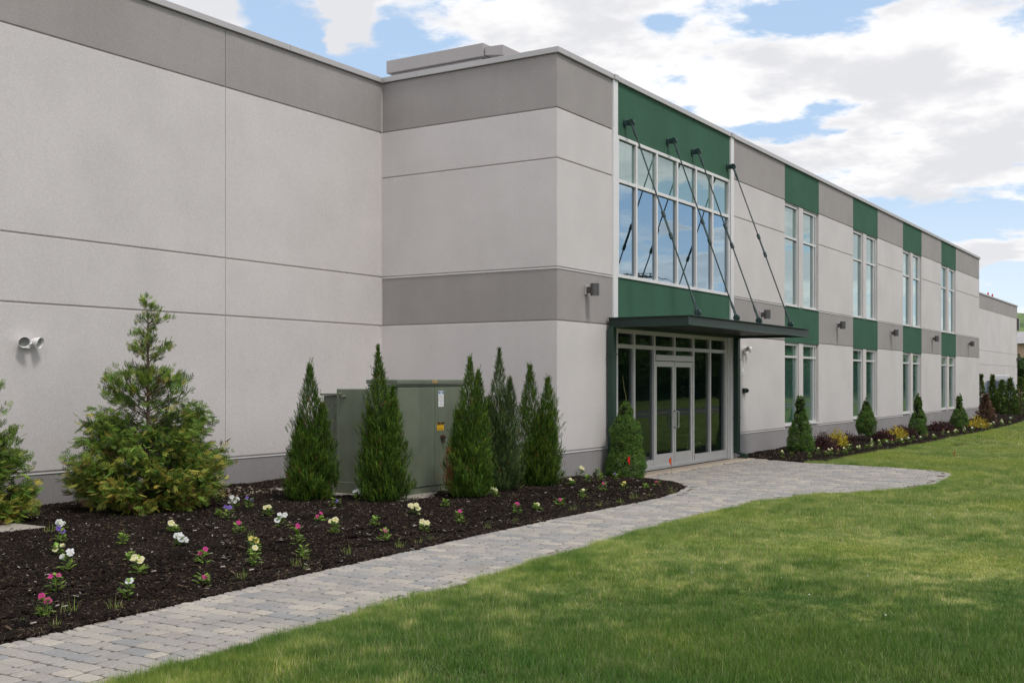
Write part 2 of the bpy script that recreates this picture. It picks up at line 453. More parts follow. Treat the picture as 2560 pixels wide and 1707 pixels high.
def bed_z(P, poly, edge, top):
    ins = in_poly(P, poly); d = dist_line(P, edge); d = np.where(ins, d, -d)
    z = -.045 + .045 * sstep((d + .03) / .08) + top * sstep(d / 1.7)
    z += np.where(ins, 1, 0) * sstep(d / .3) * (.035 * (vnoise(P, 2.2, 3) - .5) + .02 * (vnoise(P, 6, 4) - .5))
    return z


def bz1(P):
    P = np.atleast_2d(np.asarray(P, float)); return bed_z(P, BED1, BED1_EDGE, .10)


def bz2(P):
    P = np.atleast_2d(np.asarray(P, float)); return bed_z(P, BED2, BED2_EDGE, .055)


def bz(x, y):
    return float((bz1 if x < 5 else bz2)([(x, y)])[0])


def grid_sheet(name, x0, x1, y0, y1, st, zf, material, keep=None):
    xs = np.arange(x0, x1 + st / 2, st); ys = np.arange(y0, y1 + st / 2, st); X, Y = np.meshgrid(xs, ys); P = np.stack([X.ravel(), Y.ravel()], 1)
    Z = zf(P); V = np.column_stack([P, Z]); nx = len(xs); i = np.arange(len(ys) - 1)[:, None] * nx + np.arange(nx - 1)[None]; i = i.ravel()
    F = np.stack([i, i + 1, i + nx + 1, i + nx], 1)
    if keep is not None:
        c = P[F].mean(1); F = F[keep(c)]
    o = np_mesh(name, V, F, None, material, smooth=True); o['kind'] = 'structure'
    return o


lawn = grid_sheet('lawn', -260, 900, -500, 640, 20, lambda P: np.full(len(P), -.035), M['lawn'])
mulch1 = grid_sheet('mulch_bed', -16, 2.05, -2.62, 3.72, .07, bz1, M['mulch'], lambda c: in_poly(c, BED1) | (dist_line(c, BED1_EDGE) < .05))
mulch2 = grid_sheet('mulch_bed', 7.5, 70, -2.6, 3.7, .12, bz2, M['mulch'], lambda c: in_poly(c, BED2))
rd = MB().box(-260, 600, -19.2, -13.2, -.2, -.012).build('road', M['asphalt']); rd['kind'] = 'structure'
mk = MB()
mk.box(-260, 600, -16.30, -16.20, -.012, -.008); mk.box(-260, 600, -16.10, -16.0, -.012, -.008)
mk.build('road_marking', M['road_paint'], rd)
slab = MB().box(1.96, 8.12, -.5, -.03, -.15, .0).build('threshold_slab', M['slab_tan'], bevel=.01); slab['kind'] = 'structure'
hp = []
for i in range(90):
    for j in range(14):
        x = 430 + j * 22; y = -260 + i * 11
        r = j / 13; zz = 40 * math.sin(min(1, r * 1.25) * math.pi / 2) * (.75 + .25 * math.sin(i * .11 - 2.0)) * (1 if i < 89 else .6) + 5 * mnoise.noise((x * .05, y * .05, 0)) + 3 * mnoise.noise((x * .14, y * .14, 3)) - 4
        hp.append((x, y, max(-4, zz)))
F = [(i * 14 + j, i * 14 + j + 1, (i + 1) * 14 + j + 1, (i + 1) * 14 + j) for i in range(89) for j in range(13)]
o = np_mesh('hill', hp, [f[::-1] for f in F], None, M['hill'], smooth=True); o['kind'] = 'structure'

# ------------------------------------------------------------------ path and pavers
PX = np.array(POLY_PATH)
pth = MB().add([(x, y, -.017) for x, y in POLY_PATH], [tuple(range(len(POLY_PATH)))]).build('path', M['sand']); pth['kind'] = 'structure'


def paver_geo(lx, ly, rs):
    """rounded, slightly chamfered block top centred on the origin: verts, polygon faces"""
    hx, hy = lx / 2, ly / 2; k = min(.018, hx * .3, hy * .3)
    o = [(-hx + k, -hy), (hx - k, -hy), (hx, -hy + k), (hx, hy - k), (hx - k, hy), (-hx + k, hy), (-hx, hy - k), (-hx, -hy + k)]
    o = [(x + rs.uniform(-.0035, .0035), y + rs.uniform(-.0035, .0035)) for x, y in o]
    V = [(x, y, -.03) for x, y in o] + [(x, y, -.007) for x, y in o] + [(x * (1 - .012 / hx), y * (1 - .012 / hy), 0) for x, y in o]
    F = [(i, (i + 1) % 8, 8 + (i + 1) % 8, 8 + i) for i in range(8)] + [(8 + i, 8 + (i + 1) % 8, 16 + (i + 1) % 8, 16 + i) for i in range(8)] + [tuple(range(16, 24))]
    return V, F


TONES = [(.385, .355, .315), (.31, .295, .28), (.35, .325, .30), (.285, .28, .275), (.43, .39, .335), (.34, .31, .28), (.325, .305, .285), (.365, .34, .31)]
pieces = []      # x, y, angle, lx, ly
rs = random.Random(3)
x = -13.6; COURSE = .148
edge_up = np.array(PATH_UP); edge_lo = np.array((PLAZA_R + PATH_LO)[::-1])
cand = []
while x < 8.2:
    y = -5.4 + rs.uniform(0, .2)
    while y < -.5:
        ly = rs.choice([.12, .18, .18, .24, .24]); cand.append((x + COURSE / 2, y + ly / 2, ly)); y += ly
    x += COURSE
cp = np.array([(a, b) for a, b, c in cand]); ok = in_poly(cp, POLY_PATH)
ring = PATH_UP[:-1] + []
border_lines = [PATH_UP[:-2], PLAZA_R[1:] + PATH_LO]
dd = np.minimum(dist_line(cp, border_lines[0]), dist_line(cp, border_lines[1]))
for (a, b, ly), k, d in zip(cand, ok, dd):
    if k and a < -.6:
        av = min(ly, ly / 2 + d - .107)
        if av > .045: pieces.append((a, b + (ly - av) / 2 * (-1 if b > -3.1 else 1), 0, COURSE - .013, av - .013, 1))
        continue
    if k and d > .14: pieces.append((a, b, 0, COURSE - .013, ly - .013, 1))

for li, line in enumerate(border_lines):
    acc = 0.0
    for (x0, y0), (x1, y1) in zip(line[:-1], line[1:]):
        L = math.hypot(x1 - x0, y1 - y0); ux, uy = (x1 - x0) / L, (y1 - y0) / L; s_ = -acc
        nx, ny = (uy, -ux)
        t = acc
        while t < L:
            cx_, cy_ = x0 + ux * t + nx * .058, y0 + uy * t + ny * .058
            if cx_ > -13.6 and (cy_ > -9): pieces.append((cx_, cy_, math.atan2(uy, ux), .082, .110, 0))
            t += .0945
        acc = t - L
camxy = (-16.383, -9.426)


def visible_near(p):
    dx, dy = p[0] - camxy[0], p[1] - camxy[1]; d = dx * _fw.x + dy * _fw.y; r = dx * _fw.y - dy * _fw.x
    inf = abs(r / d) < .455 and d > 6.3
    return (0 if inf else 50) + d


pieces.sort(key=visible_near)
cache = {}
for a, b, ang, lx, ly, kind_ in pieces[:300]:
    key = (round(lx, 3), round(ly, 3), rs.randrange(9))
    if key not in cache:
        V, Fc = paver_geo(lx, ly, rs); me = bpy.data.meshes.new('paver'); me.from_pydata(V, [], Fc); me.materials.append(M['paver'])
        at = me.color_attributes.new('col', 'FLOAT_COLOR', 'POINT'); t = TONES[key[2] % 8] if kind_ else TONES[(0, 2, 4, 5)[key[2] % 4]]
        at.data.foreach_set('color', np.tile(np.array(t + (1,), np.float32), len(V))); cache[key] = me
    o = bpy.data.objects.new('paver', cache[key]); C.objects.link(o); o.parent = pth
    o.location = (a, b, rs.uniform(-.0015, .0025)); o.rotation_euler = (rs.uniform(-.008, .008), rs.uniform(-.008, .008), ang + rs.uniform(-.012, .012))
V, Fq, Fo, Cc = [], [], [], []
me = bpy.data.meshes.new('paver'); polys = []
for a, b, ang, lx, ly, kind_ in pieces[300:]:
    v, f = paver_geo(lx, ly, rs); n0 = len(V); ca, sa = math.cos(ang), math.sin(ang); dz = rs.uniform(-.0015, .0025)
    V += [(a + p[0] * ca - p[1] * sa, b + p[0] * sa + p[1] * ca, p[2] + dz) for p in v]; polys += [tuple(n0 + i for i in q) for q in f]
    t = rs.choice(TONES); j = rs.uniform(.93, 1.07); Cc += [(t[0] * j, t[1] * j, t[2] * j, 1)] * len(v)
me.from_pydata(V, [], polys); me.materials.append(M['paver'])
at = me.color_attributes.new('col', 'FLOAT_COLOR', 'POINT'); at.data.foreach_set('color', np.array(Cc, np.float32).ravel())
o = bpy.data.objects.new('paver', me); link(o, pth); o['kind'] = 'stuff'

# ------------------------------------------------------------------ building
ZC, ZT, ZB, ZL, ZM, ZN, ZP = 7.295, 7.186, 6.295, 5.457, 3.644, 2.752, .551
WY = 3.72
bld = empty('office_building', (0, 0, 0), 'long grey stucco two storey office building with green panels beside the lawn', 'building')
G = .011           # half of a groove


def to_world(fr, u0, u1, o0, o1, z0, z1):
    """box from wall coordinates: u along the wall, o outwards"""
    if fr == 'F': return (u0, u1, -o1, -o0, z0, z1)
    if fr == 'W': return (u0, u1, WY - o1, WY - o0, z0, z1)
    if fr == 'S': return (-o1, -o0, u0, u1, z0, z1)
    if fr == 'E': return (38.1 + o0, 38.1 + o1, u0, u1, z0, z1)


def panel(fr, u0, u1, z0, z1, m, name='wall_panel', gl=G, gr=G, gb=G, gt=G):
    b = to_world(fr, u0 + gl, u1 - gr, -.028, 0, z0 + gb, z1 - gt)
    return MB().box(*b).build(name, M[m], bld, bevel=.007)


def backing(fr, u0, u1, z0, z1, th=.28):
    return MB().box(*to_world(fr, u0, u1, -.022 - th, -.022, z0, z1)).build('wall', M['stucco_light'], bld)


LG, DK, BS, GN = 'stucco_light', 'stucco_dark', 'stucco_base', 'stucco_green'
# left wing (parallel to the facade, set back)
backing('W', -30, -.022, -.3, 7.19)
for u0, u1 in ((-30, -19), (-19, -11.4), (-11.4, -3.849), (-3.849, 0)):
    gr = .0 if u1 == 0 else .005; gl = .005
    for z0, z1, m in ((-.25, ZP, BS), (ZP, ZN, LG), (ZN, ZM, LG), (ZM, ZB, LG), (ZB, ZT + .02, DK)): panel('W', u0, u1, z0, z1, m, 'band_panel' if m != LG else 'wall_panel', gl, gr)
# return wall
backing('S', .024, WY + .016, -.3, 7.19)
MB().box(-.014, -.0006, WY - .013, WY - .0005, -.1, 7.17).build('corner_sealant', M['stucco_light'], bld)
for z0, z1, m in ((-.25, ZP, BS), (ZP, ZN, LG), (ZN, ZM, DK), (ZM, ZL, LG), (ZL, ZB, LG), (ZB, ZT + .02, DK)):
    b = to_world('S', .0, WY - .006, -.028, 0, z0 + G, z1 - G); MB().box(*b).build('band_panel' if m != LG else 'wall_panel', M[m], bld, bevel=.007)
# facade
BAYS = [11.51, 17.69, 23.86, 30.08]; BW = 2.82
E0, E1 = 2.168, 7.742
backing('F', .03, 2.1, -.3, 7.19)
backing('F', 2.1, 7.83, ZB - .06, 7.19); backing('F', 2.1, 7.83, 2.72, 3.62)
xl = 7.83
for bx in BAYS:
    backing('F', xl, bx + .03, -.3, 7.19)
    backing('F', bx + .03, bx + BW - .03, 6.245, 7.19); backing('F', bx + .03, bx + BW - .03, 2.70, 3.645); backing('F', bx + .03, bx + BW - .03, -.3, .60)
    MB().box(bx + 1.13, bx + 1.47, .002, .25, .60, 2.70).build('pier', M['stucco_light'], bld, bevel=.006)
    MB().box(bx + 1.13, bx + 1.47, .002, .25, 3.645, 6.245).build('pier', M['stucco_light'], bld, bevel=.006)
    xl = bx + BW - .03
backing('F', xl, 38.07, -.3, 7.19)
backing('E', .026, 3.7, -.3, 7.19)


def col_panels(u0, u1, gl, gr, low=True):
    rows = [(ZP, ZN, LG), (ZN, ZM, DK), (ZM, ZL, LG), (ZL, ZB, LG), (ZB, ZT + .02, DK)]
    if low: rows = [(-.25, ZP, BS)] + rows
    for z0, z1, m in rows: panel('F', u0, u1, z0, z1, m, 'band_panel' if m != LG else 'wall_panel', gl, gr)


col_panels(.0282, 1.99, 0, 0)
for u0, u1 in ((7.929, BAYS[0]), (BAYS[0] + BW, BAYS[1]), (BAYS[1] + BW, BAYS[2]), (BAYS[2] + BW, BAYS[3]), (BAYS[3] + BW, 38.0718)): col_panels(u0, u1, .002, .002)
for bx in BAYS:
    panel('F', bx, bx + BW, 6.27, ZT + .02, GN, 'green_panel', .002, .002, .0); panel('F', bx, bx + BW, 2.715, 3.632, GN, 'green_panel', .002, .002, 0, 0)
    panel('F', bx, bx + BW, -.25, ZP, BS, 'band_panel', .002, .002)
panel('F', E0, E1, 6.24, ZT + .02, GN, 'green_panel', .0, .0, 0); panel('F', E0, E1, 2.70, 3.628, GN, 'green_panel', 0, 0, 0, 0)
for u0, u1 in ((1.99, E0), (E1, 7.929)): MB().box(u0 + .001, u1 - .001, -.035, .02, -.1, ZT + .01).build('trim_strip', M['trim_white'], bld, bevel=.006)
# east end and right wing
for z0, z1, m in ((-.25, ZP, BS), (ZP, ZN, LG), (ZN, ZM, DK), (ZM, ZL, LG), (ZL, ZB, LG), (ZB, ZT + .02, DK)):
    MB().box(*to_world('E', .0, 3.7, -.028, 0, z0 + G, z1 - G)).build('band_panel' if m != LG else 'wall_panel', M[m], bld, bevel=.007)
backing('W', 38.1, 74.9, -.3, 7.19)
for u0, u1 in ((38.1, 50.4), (50.4, 62.7), (62.7, 74.9)):
    for z0, z1, m in ((-.25, ZP, BS), (ZP, ZN, LG), (ZN, ZM, LG), (ZM, ZB, LG), (ZB, ZT + .02, DK)): panel('W', u0, u1, z0, z1, m, 'band_panel' if m != LG else 'wall_panel', .004, .004)
MB().box(74.6, 74.88, 4.05, 20, -.3, 7.18).build('wall', M['stucco_light'], bld)
# thin added strips along plinth and middle band tops, lip highlight painted white
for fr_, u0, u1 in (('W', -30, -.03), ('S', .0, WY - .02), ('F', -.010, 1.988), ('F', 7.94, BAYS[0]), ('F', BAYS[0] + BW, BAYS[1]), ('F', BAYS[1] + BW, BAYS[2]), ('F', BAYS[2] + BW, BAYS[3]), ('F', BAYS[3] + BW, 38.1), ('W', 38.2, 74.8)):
    for zz in ((ZP, ZM) if fr_ != 'W' else (ZP,)): MB().box(*to_world(fr_, u0, u1, .0008, .010, zz - G - .018, zz - G - .001)).build('highlight_strip', M['trim_white'], bld)
# roof and coping
MB().prism([(-30, 4.05), (.3, 4.05), (.3, .3), (37.8, .3), (37.8, 4.05), (74.6, 4.05), (74.6, 20), (-30, 20)], 6.85, 6.95).build('roof', M['roof'], bld)
CO = .045


def cope(x0, x1, y0, y1, n=1, ax='x'):
    for i in range(n):
        a, b = i / n, (i + 1) / n
        if ax == 'x': q = (x0 + (x1 - x0) * a + .002, x0 + (x1 - x0) * b - .002, y0, y1)
        else: q = (x0, x1, y0 + (y1 - y0) * a + .002, y0 + (y1 - y0) * b - .002)
        MB().box(*q, ZT + .012, ZC).build('coping', M['coping'], bld, bevel=.006)


cope(-30, -6.0, WY - CO, WY + .33, 8); cope(-6.0, -2.45, WY - CO, WY + .33, 1); cope(-2.45, -CO, WY - CO, WY + .33, 1)
cope(-CO, .33, -CO, 2.9, 1, 'y'); cope(-CO, .33, 2.9, WY + .33, 1, 'y')
cope(.33, 2.0, -CO, .33, 1); cope(2.0, 2.16, -CO - .02, .33, 1); cope(2.16, 7.75, -CO, .33, 1); cope(7.75, 7.93, -CO - .02, .33, 1); cope(7.93, 38.15, -CO, .33, 9)
cope(37.82, 38.15, .335, WY + .33, 1, 'y'); cope(38.155, 74.93, WY - CO, WY + .33, 10)
# rooms behind the glass
rm = MB()
rm.box(2.0, 8.0, 5.9, 6.0, -.02, 6.8); rm.box(8.05, 37.7, 2.3, 2.4, -.02, 6.8)
rm.build('room_wall', M['inner_wall'], bld)
rf = MB(); rf.box(.4, 37.7, .32, 6, -.08, -.02); rf.box(.4, 37.7, .32, 6, 3.0, 3.2); rf.box(.4, 37.7, .32, 6, 6.6, 6.7); rf.build('floor_slab', M['inner_floor'], bld)
rp = MB()
for xx in (2.02, 7.9, 10.6, 16.1, 22.2, 28.4, 35.6): rp.box(xx, xx + .1, .32, 5.9, -.02, 6.6)
rp.build('partition', M['inner_wall'], bld)
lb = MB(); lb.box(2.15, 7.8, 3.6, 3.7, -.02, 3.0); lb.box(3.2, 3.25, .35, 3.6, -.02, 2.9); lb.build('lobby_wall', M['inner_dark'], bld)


def window(x0, x1, z0, z1, mull, trans, recess=.09, fw=.055, dep=.10, gl='glass', gl2=None, name='window', fm='alu', doorgap=None):
    """frame with mullions (x positions) and transom z; panes are children. recess measured behind the wall face"""
    y0 = recess; f = MB()
    f.box(x0, x0 + fw, y0, y0 + dep, z0, z1); f.box(x1 - fw, x1, y0, y0 + dep, z0, z1)
    f.box(x0 + fw, x1 - fw, y0, y0 + dep, z1 - fw, z1); f.box(x0 + fw, x1 - fw, y0, y0 + dep, z0, z0 + fw)
    fo = f.build(name, M[fm], bld, bevel=.004)
    xs = [x0 + fw / 2] + list(mull) + [x1 - fw / 2]; zs = [z0 + fw / 2] + list(trans) + [z1 - fw / 2]
    for mx in mull: MB().box(mx - fw / 2, mx + fw / 2, y0 + .002, y0 + dep - .002, z0 + fw, z1 - fw).build('mullion', M[fm], fo, bevel=.004)
    for tz in trans:
        for a, b in zip(xs[:-1], xs[1:]): MB().box(a + fw / 2, b - fw / 2, y0 + .004, y0 + dep - .004, tz - fw / 2, tz + fw / 2).build('transom', M[fm], fo, bevel=.003)
    for a, b in zip(xs[:-1], xs[1:]):
        for c, d in zip(zs[:-1], zs[1:]):
            MB().add([(a + fw / 2 - .01, y0 + .05, c + fw / 2 - .01), (b - fw / 2 + .01, y0 + .05, c + fw / 2 - .01), (b - fw / 2 + .01, y0 + .05, d - fw / 2 + .01), (a + fw / 2 - .01, y0 + .05, d - fw / 2 + .01)], [(0, 1, 2, 3)]).build('pane', M[gl2 if (gl2 and c > z0 + 1) else gl], fo)
    return fo


# big glazed bay over the entrance
window(2.175, 7.70, 3.632, 6.232, [2.98, 3.885, 4.86, 5.825, 6.725], [5.405], recess=-.02, fw=.062, dep=.15, name='curtain_window', fm='trim_white', gl='glass_up', gl2='glass_haze')
MB().box(2.18, 7.70, .16, .30, 3.55, 3.62).build('sill', M['alu'], bld)
for bx in BAYS:
    for a, b, mu in ((bx + .045, bx + 1.115, []), (bx + 1.485, bx + 2.715, [bx + 2.50])):
        window(a, b, 3.655, 6.238, mu, [5.397], recess=.04, gl='glass_bay', gl2='glass_haze'); window(a, b, .61, 2.695, mu, [2.352], recess=.04)
        for zb, zt in ((.58, .61), (3.632, 3.655)): MB().box(a - .015, b + .015, -.025, .10, zb + .001, zt - .001).build('sill', M['alu'], bld, bevel=.003)
# entrance storefront
ent = window(2.12, 7.66, .0, 2.70, [2.985, 3.88, 5.80, 6.71], [2.385], recess=.03, fw=.075, dep=.12, gl='glass_dark', name='storefront_frame')
MB().box(7.66, 7.74, .0, .22, 0, 2.70).build('jamb', M['alu'], bld, bevel=.004); MB().box(2.0, 2.12, .0, .22, 0, 2.70).build('jamb', M['alu'], bld, bevel=.004)
MB().box(7.742, 7.99, -.0, .2, 0, 2.70).build('jamb', M['alu'], bld, bevel=.004)
for a, b in ((2.12, 3.88), (5.84, 7.66)): MB().box(a + .04, b - .04, .035, .14, .03, .20).build('bottom_rail', M['alu'], ent, bevel=.004)
MB().box(4.805, 4.88, .034, .148, 2.42, 2.62).build('mullion', M['alu'], ent, bevel=.004); MB().box(4.805, 4.88, .034, .148, 2.256, 2.35).build('mullion', M['alu'], ent, bevel=.004)
MB().box(3.92, 5.765, .02, .155, 2.14, 2.255).build('door_header', M['alu'], ent, bevel=.004)
for a, b in ((3.925, 4.835), (4.85, 5.76)):
    d = MB(); y0, y1 = .045, .095
    d.box(a, a + .075, y0, y1, .012, 2.125); d.box(b - .075, b, y0, y1, .012, 2.125); d.box(a + .075, b - .075, y0, y1, 2.02, 2.125); d.box(a + .075, b - .075, y0, y1, .012, .29)
    do = d.build('door', M['alu'], bld, bevel=.004)
    MB().add([(a + .07, .07, .28), (b - .07, .07, .28), (b - .07, .07, 2.03), (a + .07, .07, 2.03)], [(0, 1, 2, 3)]).build('pane', M['glass_dark'], do)
    MB().tube((a + .075, .13, 1.05), (b - .075, .13, 1.05), .016, n=8).build('push_bar', M['steel'], do)
    hx = b - .055 if a < 4 else a + .055
    h = MB(); zz = (.80, 1.13); dx = -.0
    h.path([(hx, y0, zz[1]), (hx, y0 - .07, zz[1]), (hx + .001, y0 - .07, zz[0]), (hx, y0, zz[0])], [.012] * 4, 8)
    h.build('handle', M['steel'], do)
MB().box(4.836, 4.849, .05, .09, .0, 2.14).build('door_gasket', M['black_plastic'], ent)

# rooftop unit
ru = empty('rooftop_unit', (4.5, 4.5, 6.95), 'grey rooftop unit with overhanging lid behind the parapet corner', 'rooftop unit')
MB().box(.06, 1.9, .05, 2.6, 0, 1.95).build('housing', M['rtu'], ru, bevel=.01)
MB().box(-.02, 2.0, -.03, 2.68, 1.955, 2.25).build('lid', M['rtu'], ru, bevel=.01)
MB().box(.55, 1.95, -1.0, -.20, 1.62, 2.06).build('intake_hood', M['rtu'], ru, bevel=.01)
MB().box(.08, .22, -.55, -.40, 0, 1.70).build('duct', M['rtu'], ru, bevel=.01)
MB().add([(.02, -.52, 1.92), (.02, -.06, 1.98), (.02, -.52, 2.14), (.02, -.06, 2.16), (2.2, -.52, 1.92), (2.2, -.06, 1.98), (2.2, -.52, 2.14), (2.2, -.06, 2.16)],
         [(0, 1, 3, 2), (4, 6, 7, 5), (0, 2, 6, 4), (1, 5, 7, 3), (2, 3, 7, 6), (0, 4, 5, 1)]).build('hood', M['rtu'], ru)
for i, (xx, lb_) in enumerate(((66.2, 'red capped marker post on the far wing roof, the nearer of two'), (67.9, 'red capped marker post on the far wing roof, the farther of two'))):
    t = empty('marker_post', (xx, 4.3, 6.95), lb_, 'marker post', 'red marker posts on the far roof')
    MB().tube((0, 0, 0), (0, 0, .58), .02, n=8).build('post', M['rtu'], t)
    MB().tube((0, 0, .58), (0, 0, .78), .06, .045, n=10).build('cap', M['flag_red'], t)

# ------------------------------------------------------------------ entrance canopy with tie rods
cn = empty('entrance_canopy', (1.81, 0, 2.7), 'dark green steel canopy over the glass entrance doors, hung on four rods', 'canopy')
CX, CYd, ZT0, ZT1 = 6.42, 1.60, 0.0, .175


def channel(mb, ax, a0, a1, face, outw):
    """C channel web with flanges sticking outwards"""
    fl = .062; t = .012
    if ax == 'x':
        y = face; mb.box(a0, a1, min(y, y - outw * t), max(y, y - outw * t), ZT0, ZT1)
        for z in (ZT0, ZT1 - t): mb.box(a0 - .0, a1 + .0, min(y, y + outw * fl), max(y, y + outw * fl), z, z + t)
    else:
        x = face; mb.box(min(x, x - outw * t), max(x, x - outw * t), a0, a1, ZT0 + .0005, ZT1 - .0005)
        for z in (ZT0, ZT1 - t): mb.box(min(x, x + outw * fl), max(x, x + outw * fl), a0, a1, z + .0005, z + t - .0005)


m = MB(); channel(m, 'x', -.062, CX + .10, -CYd, -1); m.build('front_fascia', M['canopy'], cn)
m = MB(); channel(m, 'y', -CYd + .012, -.03, 0, -1); m.build('side_fascia', M['canopy'], cn)
m = MB(); channel(m, 'y', -CYd + .012, -.03, CX, 1); m.build('side_fascia', M['canopy'], cn)
MB().box(.01, CX - .01, -.10, -.036, .0, ZT1).build('wall_beam', M['canopy'], cn)
n = 32
for i in range(n):
    a = .015 + i * (CX - .03) / n; b = a + (CX - .03) / n
    MB().add([(a, -CYd + .02, .052), (a + .05, -CYd + .02, .052), (a + .075, -CYd + .02, .085), (b - .025, -CYd + .02, .085), (b, -CYd + .02, .052),
              (a, -.1, .052), (a + .05, -.1, .052), (a + .075, -.1, .085), (b - .025, -.1, .085), (b, -.1, .052)],
             [(0, 1, 6, 5), (1, 2, 7, 6), (2, 3, 8, 7), (3, 4, 9, 8)]).build('soffit_panel', M['soffit'], cn)
MB().box(.02, CX - .02, -CYd + .02, -.1, .11, .13).build('roof_deck', M['canopy'], cn)
RODX = [2.50, 4.395, 5.63, 7.59]
for X in RODX:
    top = Vector((X - 1.81, -.14, 6.50 - 2.7)); bot = Vector((X - 1.81, -1.45, 2.955 - 2.7)); d = (bot - top).normalized()
    rod = MB().tube(top + d * .30, bot - d * .28, .0135, n=10).build('tie_rod', M['rod'], cn)
    w_ = MB(); w_.tube((top.x, -.001, top.z), (top.x, -.03, top.z), .075, n=16); w_.box(top.x - .013, top.x + .013, top.y - .04, -.03, top.z - .05, top.z + .05); w_.build('wall_bracket', M['rod'], rod)
    for e, q, sgn in ((top, d, 1), (bot, -d, -1)):
        c_ = MB(); side = Vector((1, 0, 0)); c_.tube(e - side * .045, e + side * .045, .034, n=12)
        for s_ in (-.028, .028):
            p0 = e + side * s_; c_.tube(p0, p0 + q * .20, .020, .013, n=6)
        c_.tube(e - side * .03, e + side * .03, .062, n=14); c_.tube(e + q * .19, e + q * .33, .027, .019, n=10); c_.build('clevis', M['rod'], rod, bevel=.003)
    bb = MB(); bb.box(bot.x - .012, bot.x + .012, bot.y - .05, bot.y + .05, ZT1, bot.z + .03); bb.box(bot.x - .07, bot.x + .07, bot.y - .07, bot.y + .07, ZT1, ZT1 + .012); bb.build('base_bracket', M['rod'], rod)
    mid = top + d * (1.85 if X < 4.2 else (1.75 if X < 5 else 1.70)); side = Vector((1, 0, 0))
    tb = MB()
    for s_ in (-.024, .024): tb.tube(mid + side * s_, mid + side * s_ + d * .44, .012, n=6)
    tb.tube(mid - d * .05, mid + d * .06, .034, n=10); tb.tube(mid + d * .38, mid + d * .49, .034, n=10); tb.build('turnbuckle', M['rod'], rod)

# downspouts
for X0, X1, lb_ in ((1.735, 1.885, 'dark green downspout left of the glass entrance, half behind a spruce'), (7.87, 8.02, 'dark green downspout with bent foot right of the glass entrance')):
    t = empty('downspout', ((X0 + X1) / 2, -.095, 0), lb_, 'downspout', 'downspouts under the canopy'); hw = (X1 - X0) / 2
    MB().box(-hw, hw, -.055, .055, .12, 2.70).build('pipe', M['canopy'], t, bevel=.012)
    MB().add([(-hw, -.055, .14), (hw, -.055, .14), (hw, .055, .14), (-hw, .055, .14), (-hw, -.24, .0), (hw, -.24, .0), (hw, -.17, .12), (-hw, -.17, .12), (-hw, -.24, .10), (hw, -.24, .10)],
             [(0, 1, 2, 3), (0, 3, 4, 8), (1, 9, 5, 2), (3, 2, 5, 4), (0, 8, 9, 1), (8, 4, 5, 9)]).build('elbow', M['canopy'], t)
    for z in (.9, 2.2): MB().box(-hw - .012, hw + .012, -.06, .055, z, z + .03).build('strap', M['canopy'], t)


# ------------------------------------------------------------------ wall lamps
def wall_lamp(x, label):
    t = empty('wall_lamp', (x, 0, 3.32), label, 'wall lamp', 'cylinder lamps along the dark band')
    MB().box(-.055, .055, -.025, -.001, -.085, .085).build('backplate', M['coping'], t, bevel=.004)
    MB().box(-.03, .03, -.10, -.026, -.06, .05).build('arm', M['lamp'], t, bevel=.004)
    MB().tube((0, -.175, -.105), (0, -.175, .105), .078, n=28).build('cylinder_shade', M['lamp'], t, bevel=.003)
    MB().tube((0, -.175, -.108), (0, -.175, -.102), .062, n=20).build('lens', M['lens'], t)


wall_lamp(1.0, 'grey cylinder wall lamp left of the canopy, nearest of its row')
wall_lamp(9.72, 'grey cylinder wall lamp just above the right end of the canopy')
wall_lamp(16.0, 'grey cylinder wall lamp between the first and second green window bays')
wall_lamp(22.17, 'grey cylinder wall lamp between the second and third green window bays')
wall_lamp(28.4, 'grey cylinder wall lamp between the third and fourth green window bays')
wall_lamp(35.5, 'grey cylinder wall lamp beyond the last green window bay')
t = empty('utility_box', (74.7, 3.72, 5.9), 'slim dark utility box near the far wing end, high on the wall', 'utility box')
MB().box(-.05, .15, -.16, -.001, -.45, .42).build('box', M['lamp'], t, bevel=.01); MB().box(-.03, .13, -.172, -.161, -.4, .37).build('lid', M['coping'], t)
t = empty('wall_lamp', (74.6, 3.72, 3.3), 'small dark wall lamp at the end of the far wing', 'wall lamp')
MB().box(-.1, .1, -.04, -.001, -.1, .1).build('backplate', M['lamp'], t); MB().box(-.12, .12, -.3, -.041, -.05, .08).build('lamp_shade', M['lamp'], t)


def emergency_light(loc, label):
    t = empty('emergency_light', loc, label, 'floodlight', 'twin white floodlights on the walls')
    t.scale = (.82, .82, .82)
    MB().tube((0, -.001, -.01), (0, -.05, -.01), .062, n=20).build('base', M['white_plastic'], t)
    for s_ in (-1, 1):
        hd = MB(); d = Vector((s_ * .38, -1, -.25)).normalized(); c0 = Vector((s_ * .115, -.10, .035))
        hd.tube((s_ * .03, -.05, -.01), c0 - d * .02, .018, n=8)
        hd.tube(c0 - d * .07, c0 - d * .02, .035, .062, n=18); hd.tube(c0 - d * .02, c0 + d * .06, .062, .088, n=22, caps=False); hd.tube(c0 + d * .06, c0 + d * .075, .088, .086, n=22, caps=False)
        h = hd.build('lamp_head', M['white_plastic'], t); MB().tube(c0 + d * .03, c0 + d * .035, .072, n=18).build('lens', M['lens'], h)


emergency_light((-7.31, WY, 2.22), 'twin head white floodlight on the left wall above the big arborvitae')
emergency_light((8.62, 0, 2.44), 'twin head white floodlight on the wall beside the downspout')


